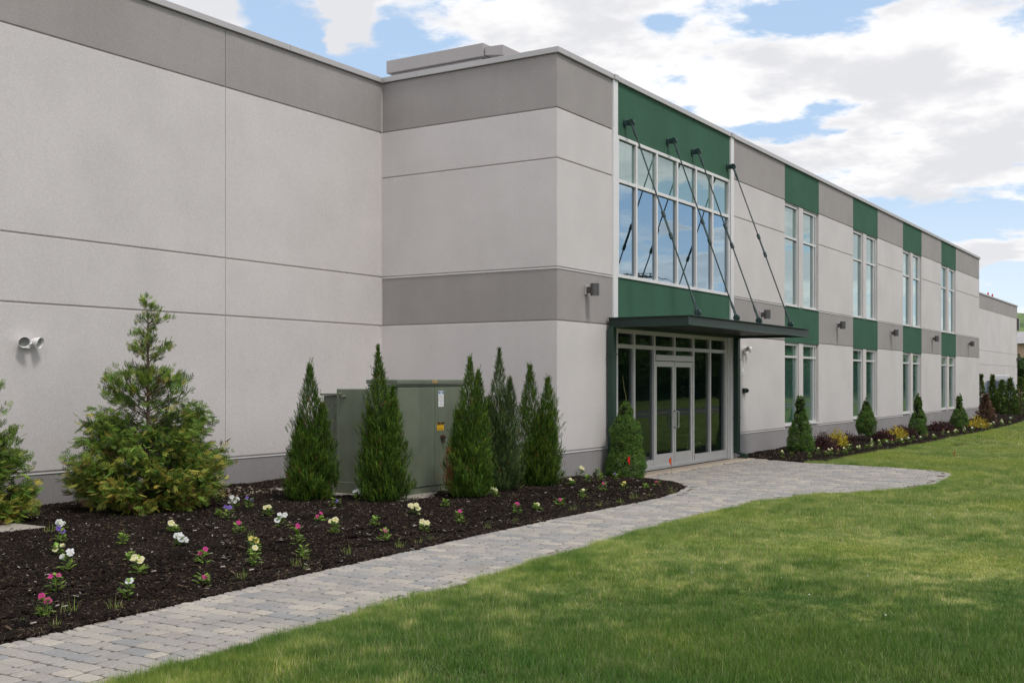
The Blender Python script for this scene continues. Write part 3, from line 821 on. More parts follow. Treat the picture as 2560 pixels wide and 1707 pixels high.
def text(body, size, loc, rot, m, parent, name='lettering', ext=.001):
    cu = bpy.data.curves.new(name, 'FONT'); cu.body = body; cu.size = size; cu.align_x = 'CENTER'; cu.align_y = 'CENTER'; cu.extrude = ext; cu.resolution_u = 3
    cu.materials.append(m); o = bpy.data.objects.new(name, cu); o.location = loc; o.rotation_euler = rot; C.objects.link(o); bpy.context.view_layer.update()
    me = bpy.data.meshes.new_from_object(o.evaluated_get(bpy.context.evaluated_depsgraph_get())); bpy.data.objects.remove(o)
    o = bpy.data.objects.new(name, me); o.location = loc; o.rotation_euler = rot; link(o, parent); return o


t = empty('wall_sign', (8.55, 0, 1.955), 'small white triangle sign on the wall under the twin floodlight', 'sign')
MB().add([(-.115, -.001, -.07), (.115, -.001, -.07), (0, -.001, .085), (-.115, -.007, -.07), (.115, -.007, -.07), (0, -.007, .085)], [(0, 1, 2), (5, 4, 3), (0, 3, 4, 1), (1, 4, 5, 2), (2, 5, 3, 0)]).build('plate', M['label_white'], t)
text('FR', .07, (0, -.0085, -.035), (R(90), 0, 0), M['label_ink'], t)
t = empty('door_intercom', (8.62, 0, 1.515), 'small black intercom box on the wall beside the entrance', 'intercom')
MB().box(-.10, .10, -.06, -.001, -.055, .055).build('body', M['black_plastic'], t, bevel=.008)
MB().tube((.045, -.06, 0), (.045, -.10, -.006), .035, n=18).build('camera_eye', M['black_plastic'], t)
MB().tube((.045, -.100, -.006), (.045, -.103, -.006), .02, n=14).build('lens', M['lens'], t)
MB().tube((-.05, -.06, .0), (-.05, -.064, .0), .014, n=12).build('button', M['stucco_green'], t)
for z, lb_ in ((1.45, 'pale paper notice inside the nearest lower window, upper of two'), (1.22, 'pale paper notice inside the nearest lower window, lower of two')):
    tag(MB().box(11.98, 12.2, .10, .102, z - .09, z + .09).build('paper_notice', M['label_white']), lb_, 'notice', 'paper notices in the window')

# ------------------------------------------------------------------ transformer
pad = MB().box(-4.15, -1.7, .06, 2.9, -.15, .115).build('concrete_pad', M['concrete'], bevel=.012); tag(pad, 'concrete pad under the green transformer', 'pad')
pad2 = MB().box(-9.6, -8.45, 1.7, 2.45, -.05, .125).build('concrete_pad', M['concrete'], bevel=.012); tag(pad2, 'pale concrete slab in the mulch at the left edge', 'slab')
tr = empty('transformer', (-3.78, .437, .115), 'green pad mounted electrical transformer cabinet behind the junipers', 'transformer')
TG = M['transformer']
MB().box(.03, 1.69, .03, .50, 0, 1.56).build('cabinet', TG, tr, bevel=.006)
MB().box(-.01, 1.73, -.03, .53, 1.585, 1.645).build('cabinet_lid', TG, tr, bevel=.008)
MB().box(.0, 1.72, .0, .51, 1.545, 1.58).build('lid_flashing', TG, tr, bevel=.004)
MB().box(.0, 1.72, .0, .51, .0, .09).build('sill', TG, tr, bevel=.004)
MB().box(.035, .912, -.012, .026, .095, 1.535).build('door', TG, tr, bevel=.006); dr = MB().box(.922, 1.70, -.012, .026, .095, 1.535).build('door', TG, tr, bevel=.006)
MB().box(-.006, .024, .03, .50, .095, 1.535).build('side_panel', TG, tr, bevel=.004)
for z in (.25, 1.30): MB().tube((.022, -.016, z), (.022, -.016, z + .14), .013, n=8).build('hinge', TG, tr)
MB().box(.06, 1.66, .54, 1.14, 0, 1.51).build('tank', TG, tr, bevel=.008); MB().box(.03, 1.69, .53, 1.16, .0, .16).build('skirt', TG, tr, bevel=.005)
lg = MB(); lg.box(.03, .06, .98, 1.08, 1.40, 1.43); lg.tube((.0, .98, 1.40), (.06, .98, 1.40), .018, n=8); lg.tube((.0, 1.05, 1.44), (.06, 1.05, 1.44), .015, n=8); lg.build('lifting_lug', TG, tr)
rad = MB().box(.14, 1.58, 1.18, 1.46, .12, 1.41).build('radiator', TG, tr, bevel=.006)
MB().box(.10, 1.62, 1.17, 1.50, 1.415, 1.44).build('radiator_lid', TG, tr)
for k in range(7):
    for yy in (1.25, 1.36): MB().tube((.13, yy, .25 + k * .17), (.142, yy, .25 + k * .17), .014, n=8).build('bolt', TG, rad)
lab = MB().box(1.0, 1.13, -.0155, -.0125, 1.245, 1.478).build('sticker', M['label_white'], dr)
MB().box(1.002, 1.128, -.017, -.0158, 1.435, 1.470).build('sticker_header', M['label_blue'], dr)
MB().box(1.035, 1.095, -.0178, -.0171, 1.446, 1.459).build('sticker_header_text', M['label_white'], dr)
for k in range(8):
    w0 = (.03, .02, .035, .015, .02, .012, .03, .015)[k]; MB().box(1.0 + w0, 1.13 - w0 * .8, -.0165, -.0158, 1.265 + k * .02, 1.270 + k * .02).build('sticker_text', M['label_ink'], dr)
yl = MB().box(.965, 1.135, -.0155, -.0125, .895, 1.0).build('warning_label', M['label_yellow'], dr)
MB().box(.985, 1.115, -.017, -.0158, .915, .921).build('warning_text', M['rust'], dr)
for xx in (1.0, 1.10): MB().tube((xx - .025, -.02, 1.005), (xx + .025, -.02, 1.005), .014, n=7).build('hook', M['rust'], dr)
MB().add([(1.03, -.0175, 1.0), (1.05, -.0175, .965), (1.07, -.0175, 1.0), (1.05, -.0165, 1.0)], [(0, 1, 2)]).build('rust_mark', M['rust'], dr)
lk = MB(); lk.tube((1.085, -.012, .80), (1.085, -.05, .80), .032, n=12); lk.tube((1.085, -.05, .80), (1.11, -.06, .80), .02, n=8); lk.tube((1.10, -.045, .79), (1.105, -.045, .71), .012, n=7)
lk.build('padlock', M['rust'], dr)
text('ABB', .075, (.885, -.0320, 1.615), (R(90), 0, 0), M['gold_letters'], tr)

# ------------------------------------------------------------------ foliage templates
def frond(n=5, L=1.0, wid=.13, spread=50, curl=.15, seed=0, sub=True):
    """flat fern-like spray along +z, leaflets in the x-z plane, drooping to +y"""
    r = random.Random(seed); V = []; T = []

    def leaf(bx, bz, ang, ln, w):
        dx, dz = math.sin(ang), math.cos(ang); px, pz = dz, -dx; b = len(V)
        yb = curl * bz * bz; e = (bx + dx * ln, curl * (bz + dz * ln) ** 2, bz + dz * ln); m_ = (bx + dx * ln * .45, yb, bz + dz * ln * .45)
        V.extend([(bx, yb, bz), (m_[0] + px * w, m_[1], m_[2] + pz * w), e, (m_[0] - px * w, m_[1], m_[2] - pz * w)]); T.extend([(b, b + 1, b + 2), (b, b + 2, b + 3)])
    leaf(0, 0, 0, L, wid * .22)
    for i in range(n):
        z = L * (.12 + .75 * i / n)
        for s in (-1, 1):
            ln = L * (.52 - .30 * i / n) * r.uniform(.75, 1.2); a = s * R(spread * r.uniform(.85, 1.1)); leaf(0, z, a, ln, wid * .36)
            if sub and i < n - 1: leaf(math.sin(a) * ln * .45, z + math.cos(a) * ln * .45, a * .25, ln * .5, wid * .28)
    return V, T


def plume(n=12, seed=0, wid=.035, sp=.32):
    """feathery upright shoot along +z made of slim needles"""
    r = random.Random(seed); V = []; T = []
    for i in range(n):
        z = .75 * i / n; a = r.uniform(0, 6.283); o = r.uniform(.5, 1) * sp; ln = r.uniform(.26, .42)
        dx, dy = math.cos(a), math.sin(a); b = len(V); w = wid
        V.extend([(-dy * w, dx * w, z), (dy * w, -dx * w, z), (dx * o * ln * 1.6, dy * o * ln * 1.6, z + ln)]); T.append((b, b + 1, b + 2))
    return V, T


def tuft(n=9, seed=0, wid=.09):
    r = random.Random(seed); V = []; T = []
    for i in range(n):
        a = 6.283 * i / n + r.uniform(-.3, .3); t = r.uniform(.15, 1.25); w = wid
        dx, dy, dz = math.cos(a) * math.sin(t), math.sin(a) * math.sin(t), math.cos(t); b = len(V)
        V.extend([(-dy * w / 1, dx * w, 0), (dy * w, -dx * w, 0), (dx, dy, dz)]); T.append((b, b + 1, b + 2))
    return V, T


def leafcard(seed=0, n=5):
    r = random.Random(seed); V = []; T = []
    for i in range(n):
        c = Vector((r.uniform(-1, 1), r.uniform(-1, 1), r.uniform(-1, 1))) * .8; u = Vector((r.uniform(-1, 1), r.uniform(-1, 1), r.uniform(-1, 1))).normalized(); w = u.orthogonal().normalized() * .28; u *= .42; b = len(V)
        V.extend([tuple(c - u), tuple(c + w), tuple(c + u), tuple(c - w)]); T.extend([(b, b + 1, b + 2), (b, b + 2, b + 3)])
    return V, T


def prof(pts):
    z = np.array([p[0] for p in pts]); r = np.array([p[1] for p in pts]); return lambda q: np.interp(q, z, r)


def jitter_col(n, base, var=.25, hue=.12, rng=RNG):
    b = np.array(base)[None] * (1 + rng.uniform(-var, var, (n, 1)))
    b = b * (1 + rng.uniform(-hue, hue, (n, 3)) * np.array([1, .4, .6])); return np.clip(b, .002, 1)


def crown_obj(name, parts, parent, name_mat='foliage'):
    V, T, c = merge(parts); return np_mesh(name, V, T, c, M[name_mat], parent)


def trunk_of(parent, h, r, lean=(0, 0)):
    pts = [(0, 0, -.05), (lean[0] * .4, lean[1] * .4, h * .45), (lean[0], lean[1], h)]
    return MB().path(pts, [r, r * .65, r * .2], 8).build('trunk', M['bark'], parent)


def arborvitae(name, loc, label, H, pf, nb, seed, rz=0, group=None, sparse=1.0, cat='evergreen shrub'):
    rg = np.random.default_rng(seed); t = empty(name, loc, label, cat, group, rz); trunk_of(t, H * .88, .035)
    V0, T0 = frond(4, 1, .12, 46, .22, seed, False); parts = []
    pos, dr, sc_, co = [], [], [], []
    bm_ = MB()
    zs = np.concatenate([H * (1 - np.sqrt(rg.uniform(0, 1, nb))) * .97 + .02, H * rg.uniform(.86, .985, 16)])
    for z in zs:
        rt = float(pf(z)) * rg.uniform(.62, 1.10); az = rg.uniform(0, 2 * math.pi); rise = rt * rg.uniform(.30, .85)
        base = np.array([0, 0, max(.04, z - rise)]); tip = np.array([math.cos(az) * rt, math.sin(az) * rt, z])
        if z > H * .9: tip[:2] *= .6
        if H > 2.5 and (1.80 < z < 2.0 or 2.26 < z < 2.36 or z > 2.58) and rg.uniform() < .72: continue
        if rt > .12: bm_.tube(tuple(base), tuple(base + (tip - base) * .82), .007, .002, 4, False)
        k = int(max(9, (9 + 40 * rt) * sparse * (.55 if z > H * .45 else 1.0))); f = rg.uniform(.30, 1.0, k) ** .75
        p = base[None] + (tip - base)[None] * f[:, None] + rg.normal(0, .018 + .05 * rt, (k, 3)) * np.array([1, 1, .7])
        rad = np.array([math.cos(az), math.sin(az), 0.]); tan = np.array([-math.sin(az), math.cos(az), 0.])
        d = rad[None] * rg.uniform(.35, 1.1, (k, 1)) + tan[None] * rg.uniform(-.85, .85, (k, 1)) + np.array([[0, 0, 1.]]) * (rg.uniform(-.45, .75, (k, 1)) + (.65 if z > H * .5 else -.30))
        pos.append(p); dr.append(d); sc_.append(rg.uniform(.08, .165, k) * (.8 if z > H * .62 else 1.0))
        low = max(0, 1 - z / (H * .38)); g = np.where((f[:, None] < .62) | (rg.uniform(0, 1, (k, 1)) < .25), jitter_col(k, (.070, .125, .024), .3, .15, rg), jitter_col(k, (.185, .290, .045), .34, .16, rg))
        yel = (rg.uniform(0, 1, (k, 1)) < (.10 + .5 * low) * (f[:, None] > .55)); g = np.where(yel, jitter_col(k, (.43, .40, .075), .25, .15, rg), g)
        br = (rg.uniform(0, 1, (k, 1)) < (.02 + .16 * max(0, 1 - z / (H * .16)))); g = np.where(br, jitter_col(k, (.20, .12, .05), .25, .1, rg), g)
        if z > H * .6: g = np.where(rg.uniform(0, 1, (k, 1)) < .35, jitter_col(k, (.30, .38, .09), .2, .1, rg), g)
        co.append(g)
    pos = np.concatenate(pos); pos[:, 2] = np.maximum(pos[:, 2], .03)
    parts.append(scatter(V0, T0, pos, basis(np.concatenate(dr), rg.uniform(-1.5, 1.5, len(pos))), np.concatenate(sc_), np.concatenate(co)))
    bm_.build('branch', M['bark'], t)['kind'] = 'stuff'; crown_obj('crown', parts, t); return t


def juniper(loc, label, H, pf, n, seed, tops=((0, 0, 1.0),), group='upright junipers round the transformer', col=(.085, .165, .022), brown=(), spread=1.0, lean=(0, 0)):
    rg = np.random.default_rng(seed); t = empty('juniper', loc, label, 'juniper', group, 0); trunk_of(t, H * (.8 if len(tops) == 1 else .5), .03, (lean[0] * .8, lean[1] * .8))
    T_ = [plume(15, seed + i, .022, .42) for i in range(3)]
    z = H * rg.uniform(0.01, 1, n) ** 1.12; az = rg.uniform(0, 2 * math.pi, n)
    which = rg.integers(0, len(tops), n)
    ox = np.array([tops[k][0] for k in which]); oy = np.array([tops[k][1] for k in which]); hh = np.array([tops[k][2] for k in which])
    zz = z * hh
    lump = 1 + .20 * np.sin(az * 3 + seed + zz * 5.5) * np.sin(zz * 8 + seed * 2.0) + .17 * np.sin(az * 5 + zz * 13 + seed) + .13 * np.sin(az * 9 - zz * 21 + seed * 3)
    rr = pf(z) * lump * (1 if len(tops) == 1 else .93); fr = np.where(rg.uniform(0, 1, n) < .3, np.sqrt(rg.uniform(.02, .4, n)), np.sqrt(rg.uniform(.45, 1.0, n))); w = np.clip(zz / H, 0, 1)
    tw = np.clip((w - .15) / .5, 0, 1)
    shoot = rg.uniform(0, 1, n) < .05; fr = np.where(shoot, fr * rg.uniform(1.05, 1.35, n), fr)
    jit = rg.normal(0, .012, n); az = az + np.round(az * 9) * 0 + jit
    x = np.cos(az) * rr * fr + ox * tw + lean[0] * w ** 1.5; y = np.sin(az) * rr * fr + oy * tw + lean[1] * w ** 1.5
    pos = np.stack([x, y, zz * H / 2.05 - .05], 1); pos[:, 2] = np.maximum(pos[:, 2], .02)
    out = .34 * fr * spread; d = np.stack([np.cos(az) * out, np.sin(az) * out, np.ones(n)], 1) + rg.normal(0, .20, (n, 3))
    cl = jitter_col(n, col, .35, .14, rg)
    cl = np.where(rg.uniform(0, 1, (n, 1)) < .30, cl * np.array([[1.75, 1.5, 1.2]]), cl * .85)
    cl = np.where(rg.uniform(0, 1, (n, 1)) < .014, jitter_col(n, (.24, .12, .05), .2, .1, rg), cl)
    for ba, bz0, bz1_, prob in brown:
        sel = (np.abs((az - ba + math.pi) % (2 * math.pi) - math.pi) < .30) & (zz > bz0) & (zz < bz1_) & (fr > .6) & (rg.uniform(0, 1, n) < prob)
        cl[sel] = jitter_col(int(sel.sum()), (.30, .155, .06), .2, .1, rg)
    scl = rg.uniform(.07, .15, n) * (1 - .45 * np.clip((z / H - .55) / .4, 0, 1)); parts = []
    for i in range(3):
        s = np.arange(n) % 3 == i; parts.append(scatter(*T_[i], pos[s], basis(d[s], rg.uniform(0, 6.28, s.sum())), scl[s], cl[s]))
    # loose leader shoots
    for ox_, oy_, h_ in tops:
        k = 14; p = np.stack([np.full(k, ox_ + lean[0]), np.full(k, oy_ + lean[1]), H * h_ * (1 - rg.uniform(0.0, .10, k)) - .07], 1) + rg.normal(0, .02, (k, 3)); dd_ = rg.normal(0, .32, (k, 3)) + np.array([0, 0, 1.])
        parts.append(scatter(*T_[0], p, basis(dd_, rg.uniform(0, 6, k)), rg.uniform(.06, .12, k), jitter_col(k, (.13, .2, .05), .2, .1, rg)))
    crown_obj('crown', parts, t); return t


def dwarf_spruce(loc, label, H, pf, seed, dens=1.0, stem=.0, col=(.115, .215, .046), leader=False):
    rg = np.random.default_rng(seed); t = empty('dwarf_spruce', loc, label, 'dwarf spruce', 'conical dwarf spruces along the wall', 0); trunk_of(t, H * .8, .028)
    T_ = [tuft(10, seed + i, .10) for i in range(3)]
    zz = np.linspace(stem + .01, H * .985, 400); wts = pf(zz) + .02; nl = int(260 * dens); zc = rg.choice(zz, nl, p=wts / wts.sum()); az = rg.uniform(0, 6.283, nl)
    rl = np.clip(pf(zc) * .30, .022, .075) * rg.uniform(.75, 1.3, nl); rc = np.maximum(pf(zc) * rg.uniform(.86, 1.05, nl) - rl, 0)
    cen = np.stack([np.cos(az) * rc, np.sin(az) * rc, zc - rl * .3], 1); per = 42
    ct = rg.normal(0, 1, (nl, per, 3)); ct /= np.linalg.norm(ct, axis=2, keepdims=True); outd = np.stack([np.cos(az), np.sin(az), np.full(nl, .35)], 1)[:, None]
    flip = (ct * outd).sum(2, keepdims=True) < -.25; ct = np.where(flip, -ct, ct)
    pos = (cen[:, None] + ct * rl[:, None, None] * rg.uniform(.72, 1.0, (nl, per, 1))).reshape(-1, 3); d = (ct + outd * .35).reshape(-1, 3) + rg.normal(0, .15, (nl * per, 3))
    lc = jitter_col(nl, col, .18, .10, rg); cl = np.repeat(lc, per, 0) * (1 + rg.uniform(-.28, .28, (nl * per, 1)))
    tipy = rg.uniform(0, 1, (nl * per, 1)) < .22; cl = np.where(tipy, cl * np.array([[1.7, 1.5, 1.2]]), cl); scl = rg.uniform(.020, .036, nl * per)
    pos[:, 2] = np.maximum(pos[:, 2], .015); parts = []
    for i in range(3):
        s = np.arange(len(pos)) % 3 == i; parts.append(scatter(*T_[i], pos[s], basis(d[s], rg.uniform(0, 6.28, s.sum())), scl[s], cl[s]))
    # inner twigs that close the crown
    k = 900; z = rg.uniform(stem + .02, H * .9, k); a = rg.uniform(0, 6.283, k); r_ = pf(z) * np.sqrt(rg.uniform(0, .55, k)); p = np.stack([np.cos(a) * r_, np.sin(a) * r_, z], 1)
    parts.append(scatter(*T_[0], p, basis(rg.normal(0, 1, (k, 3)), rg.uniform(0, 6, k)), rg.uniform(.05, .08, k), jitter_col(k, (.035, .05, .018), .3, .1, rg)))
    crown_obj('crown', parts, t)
    if leader:
        ld = MB(); ld.path([(.05, .02, H * .93), (.02, .02, H + .10), (-.03, .02, H + .16), (-.09, .02, H + .38), (-.105, .02, H + .44)], [.006, .005, .005, .003, .001], 5); ld.build('leader_shoot', M['shoot'], t)
    return t


M['shoot'] = mat('shoot', (.20, .20, .06), .7)


def mop_shrub(name, loc, label, cat, w, h, col, seed, n=420, twig=True, group=None, kind_='plume'):
    rg = np.random.default_rng(seed); t = empty(name, loc, label, cat, group, 0)
    st = MB()
    for i in range(16):
        a = rg.uniform(0, 6.283); e = rg.uniform(.3, 1); tip = (math.cos(a) * w * .5 * e, math.sin(a) * w * .5 * e, h * rg.uniform(.75, 1.12)); mid = (tip[0] * .35, tip[1] * .35, tip[2] * .6); st.path([(0, 0, 0), mid, tip], [.007, .004, .0015], 4)
    st.build('stem', M['bark'], t)
    u = rg.normal(0, 1, (n, 3)); u[:, 2] = np.abs(u[:, 2]); u /= np.linalg.norm(u, axis=1, keepdims=True); f = rg.uniform(.35, 1.05, (n, 1)) ** .7
    lump = 1 + .18 * np.sin(u[:, :1] * 6 + seed) * np.sin(u[:, 1:2] * 7 + seed)
    pos = u * f * lump * np.array([[w / 2, w / 2, h * .82]]); pos[:, 2] += .02
    tv = plume(10, seed, .05, .9) if kind_ == 'plume' else leafcard(seed, 6)
    d = u * np.array([[1, 1, .8]]) + rg.normal(0, .35, (n, 3)) + np.array([[0, 0, .35]])
    crown_obj('crown', [scatter(*tv, pos, basis(d, rg.uniform(0, 6.28, n)), rg.uniform(.05, .11, n) * (1 if kind_ == 'plume' else .55), jitter_col(n, col, .35, .18, rg))], t)
    return t


def loose_conifer(name, loc, label, H, w, seed, col=(.045, .085, .02), n=900, cat='evergreen', group=None):
    rg = np.random.default_rng(seed); pf = prof([(0, .28 * w), (.10 * H, .46 * w), (.35 * H, .38 * w), (.65 * H, .18 * w), (.85 * H, .06 * w), (H, .01)]); t = empty(name, loc, label, cat, group, 0); trunk_of(t, H * .95, .04)
    z = H * rg.uniform(0, 1, n) ** 1.2; a = rg.uniform(0, 6.283, n); lay = 1 + .28 * np.sin(z * 16 / H * 2 + np.sin(a * 3 + seed) * 1.6)
    r_ = pf(z) * lay * np.sqrt(rg.uniform(.08, 1.1, n)); p = np.stack([np.cos(a) * r_, np.sin(a) * r_, z + .02], 1); d = np.stack([np.cos(a) * .9, np.sin(a) * .9, np.full(n, .45)], 1) + rg.normal(0, .25, (n, 3))
    tv = frond(4, 1, .26, 50, .15, seed)
    crown_obj('crown', [scatter(*tv, p, basis(d, rg.uniform(0, 6.28, n)), rg.uniform(.09, .17, n), jitter_col(n, col, .4, .15, rg))], t); return t


def broadleaf(name, loc, label, H, w, seed, n=1500, col=(.055, .10, .022), cat='tree', group=None, leaf=.38, tr=.14):
    rg = np.random.default_rng(seed); t = empty(name, loc, label, cat, group, 0)
    b = MB(); b.path([(0, 0, -.1), (.1, 0, H * .3), (.0, .1, H * .6)], [tr, tr * .75, tr * .4], 8)
    cl = []
    for i in range(16):
        a = rg.uniform(0, 6.283); e = np.sqrt(rg.uniform(.05, 1)); zc = H * rg.uniform(.38, .86); rr = w * .36 * math.sin(math.pi * min(1, max(.12, (zc / H - .22) / .8))) ** .6 * e
        c_ = (math.cos(a) * rr, math.sin(a) * rr, zc); cl.append((c_, w * rg.uniform(.13, .22))); b.path([(0, 0, H * rg.uniform(.25, .5)), (c_[0] * .5, c_[1] * .5, zc * .86), c_], [tr * .35, tr * .2, tr * .06], 5)
    b.build('trunk', M['bark'], t)
    k = n // len(cl); P, cc = [], []
    for (c_, r_) in cl:
        u = rg.normal(0, 1, (k, 3)); u /= np.linalg.norm(u, axis=1, keepdims=True); P.append(np.array(c_) + u * r_ * rg.uniform(.55, 1.12, (k, 1)) * np.array([[1, 1, .8]])); cc.append(jitter_col(k, np.array(col) * rg.uniform(.8, 1.3), .3, .12, rg))
    P = np.concatenate(P); crown_obj('crown', [scatter(*leafcard(seed, 6), P, basis(rg.normal(0, 1, P.shape), rg.uniform(0, 6, len(P))), rg.uniform(.6, 1.2, len(P)) * leaf, np.concatenate(cc))], t); return t


def L3(x, y, dz=0): return (x, y, bz(x, y) + dz)


# near shrubs
ARB = prof([(0, .52), (.18, .82), (.40, .92), (.60, .95), (.80, .86), (1.0, .76), (1.2, .68), (1.38, .60), (1.58, .52), (1.74, .42), (1.84, .16), (1.94, .12), (2.04, .30), (2.18, .30), (2.30, .18), (2.42, .24), (2.52, .20), (2.60, .07), (2.70, .09), (2.85, .02)])
arborvitae('arborvitae', L3(-6.58, 2.25), 'big shaggy arborvitae with a thin leader in front of the left wall', 2.85, ARB, 330, 11, sparse=1.15)
ARB2 = prof([(0, .42), (.2, .58), (.5, .56), (.8, .50), (1.1, .40), (1.35, .30), (1.6, .20), (1.8, .08)])
arborvitae('arborvitae', L3(-8.66, 2.68), 'yellow green arborvitae cut off by the left edge of the photo', 1.78, ARB2, 230, 12, sparse=1.1)
JP = prof([(0, .12), (.08, .26), (.22, .325), (.42, .335), (.65, .30), (.95, .245), (1.24, .185), (1.40, .150), (1.53, .125), (1.66, .085), (1.80, .055), (1.92, .03), (2.05, .005)])
juniper(L3(-4.65, 1.25), 'upright juniper at the left end of the transformer, separate from the others', 1.97, JP, 8600, 21, tops=((0, 0, 1.0), (.12, -.12, .72), (-.10, .12, .60)), brown=((3.9, 1.35, 1.55, .5),))
juniper(L3(-4.24, .30), 'tallest upright juniper standing before the transformer side', 2.10, JP, 9000, 22, tops=((0, 0, 1.0), (-.12, .13, .60), (.14, -.12, .74)), lean=(-.05, .05))
juniper(L3(-3.22, -.42), 'twin tipped juniper with a brown dead branch at its left foot', 2.02, JP, 8600, 23, tops=((.03, .0, 1.0), (.17, -.05, .90), (-.10, .14, .62)), brown=((2.35, .0, .72, 1.0),))
juniper(L3(-2.12, -.22), 'bluish sparse topped juniper, middle of the clump of three', 2.10, JP, 7000, 24, tops=((0, 0, 1.0), (.10, -.13, .80), (-.12, .10, .66)), col=(.090, .150, .050), spread=1.35)
juniper(L3(-1.08, -.30), 'forked juniper nearest the building corner', 1.98, JP, 8600, 25, tops=((-.12, .10, 1.0), (.12, -.08, .90), (.02, -.2, .6)))
SP1 = prof([(0, .27), (.08, .37), (.2, .385), (.36, .37), (.5, .31), (.66, .275), (.8, .29), (.93, .30), (1.02, .22), (1.1, .165), (1.25, .11), (1.42, .03)])
dwarf_spruce(L3(1.72, -.42, -.02), 'dwarf spruce with a stray top shoot beside the entrance doors', 1.42, SP1, 31, 1.25, leader=True)
SP2 = prof([(0, .30), (.1, .345), (.3, .33), (.5, .29), (.7, .235), (.85, .17), (1.0, .12), (1.15, .115), (1.3, .07), (1.37, .02)])
dwarf_spruce(L3(10.2, -.82), 'dwarf spruce in front of the first window bay past the entrance', 1.36, SP2, 32, .8)
SP3 = prof([(0, .03), (.2, .05), (.24, .22), (.4, .29), (.55, .29), (.75, .22), (.95, .13), (1.1, .06), (1.2, .02)])
dwarf_spruce(L3(15.78, -.89), 'ball shaped dwarf spruce on a bare stem before the second bay', 1.22, SP3, 33, .6, stem=.2)
SP4 = prof([(0, .27), (.12, .33), (.35, .30), (.55, .25), (.75, .17), (.85, .115), (1.05, .125), (1.2, .08), (1.3, .02)])
dwarf_spruce(L3(20.33, -1.29), 'dwarf spruce in front of the third window bay', 1.32, SP4, 34, .6)
SP5 = prof([(0, .26), (.12, .32), (.4, .32), (.6, .25), (.72, .15), (.8, .10), (.98, .13), (1.12, .09), (1.24, .02)])
dwarf_spruce(L3(26.38, -1.36), 'dwarf spruce beside the farthest yellow shrub', 1.24, SP5, 35, .6)
RED, YEL = (.075, .032, .034), (.62, .50, .05)
mop_shrub('barberry', L3(11.46, -1.0), 'dark red barberry left of the nearest yellow shrub', 'barberry', .62, .46, RED, 41, group='red barberries in the far bed', kind_='leaf', n=420)
mop_shrub('golden_cypress', L3(12.6, -1.0), 'bright yellow mop shrub between two red shrubs, nearest of three', 'yellow shrub', .50, .42, YEL, 42, group='yellow mop shrubs in the far bed')
mop_shrub('barberry', L3(14.2, -.85), 'small thin red barberry right of the nearest yellow shrub', 'barberry', .42, .34, RED, 43, group='red barberries in the far bed', kind_='leaf', n=90)
mop_shrub('barberry', L3(16.0, -1.30), 'red barberry left of the middle yellow shrub', 'barberry', .62, .36, RED, 44, group='red barberries in the far bed', kind_='leaf')
mop_shrub('golden_cypress', L3(17.1, -1.35), 'bright yellow mop shrub, the middle one of three', 'yellow shrub', .70, .38, YEL, 45, group='yellow mop shrubs in the far bed')
mop_shrub('barberry', L3(18.9, -1.15), 'red barberry between the middle yellow shrub and a dwarf spruce', 'barberry', .85, .40, RED, 46, group='red barberries in the far bed', kind_='leaf')
mop_shrub('barberry', L3(23.4, -1.35), 'red barberry between the last two dwarf spruces', 'barberry', .85, .40, RED, 47, group='red barberries in the far bed', kind_='leaf')
mop_shrub('golden_cypress', L3(27.5, -1.75), 'bright yellow mop shrub at the building end, farthest of three', 'yellow shrub', .80, .44, YEL, 48, group='yellow mop shrubs in the far bed')
loose_conifer('dead_conifer', L3(32.6, -1.2), 'dead brown conifer near the far corner of the building', 1.10, .74, 51, (.20, .125, .085), 620, cat='dead conifer')
G_ = 'evergreens beyond the building corner'
for i, (x_, y_, h_, w_, lb_) in enumerate(((44.9, 1.1, 1.95, .6, 'slim evergreen tight against the building corner'), (45.3, .62, 1.9, .42, 'slim pointed evergreen beside the parked van'), (45.5, .2, 1.65, 1.05, 'broad evergreen right of the parked van'),
                                        (44.9, -.28, 1.78, .9, 'dark evergreen between two broader evergreens'), (45.2, -.72, 1.85, 1.1, 'tall evergreen at the right edge of the photo'), (47.6, -1.3, 1.95, 1.2, 'evergreen just behind the right edge of the photo'), (49, .9, 1.2, 1.1, 'low evergreen in front of the van'))):
    loose_conifer('evergreen', L3(x_, y_), lb_, h_, w_, 60 + i, (.13, .20, .045), 800, group=G_)

# far building, van, tree
fb = empty('far_building', (148, 6, 0), 'beige far building with grey hip roof at the right edge', 'building')
MB().box(-12, 30, -8, 22, -.2, 6.3).build('wall', M['brick_far'], fb)
MB().add([(-12.8, -8.8, 6.3), (30.8, -8.8, 6.3), (30.8, 22.8, 6.3), (-12.8, 22.8, 6.3), (-6, -2, 8.0), (24, -2, 8.0), (24, 16, 8.0), (-6, 16, 8.0)], [(0, 1, 5, 4), (1, 2, 6, 5), (2, 3, 7, 6), (3, 0, 4, 7), (4, 5, 6, 7), (3, 2, 1, 0)]).build('roof', M['roof_far'], fb)
for yy in (-6, -1.5, 3, 7.5, 12): MB().box(-12.06, -12.001, yy, yy + 2.6, 1.6, 3.9).build('window', M['window_far'], fb)
for xx in range(-9, 28, 5): MB().box(xx, xx + 2.6, -8.06, -8.001, 1.6, 3.9).build('window', M['window_far'], fb)
broadleaf('maple_tree', (79, .8, 0), 'small green leafy tree before the beige far building', 4.6, 4.0, 71, 900, (.11, .17, .035))
broadleaf('maple_tree', (84, 5.2, 0), 'dark leafy tree behind the far evergreens', 3.6, 4.2, 72, 900, (.05, .09, .025))
vn = empty('parked_van', (52.2, 1.35, 0), 'blue grey van with white load half hidden behind evergreens', 'van', rz=R(8))
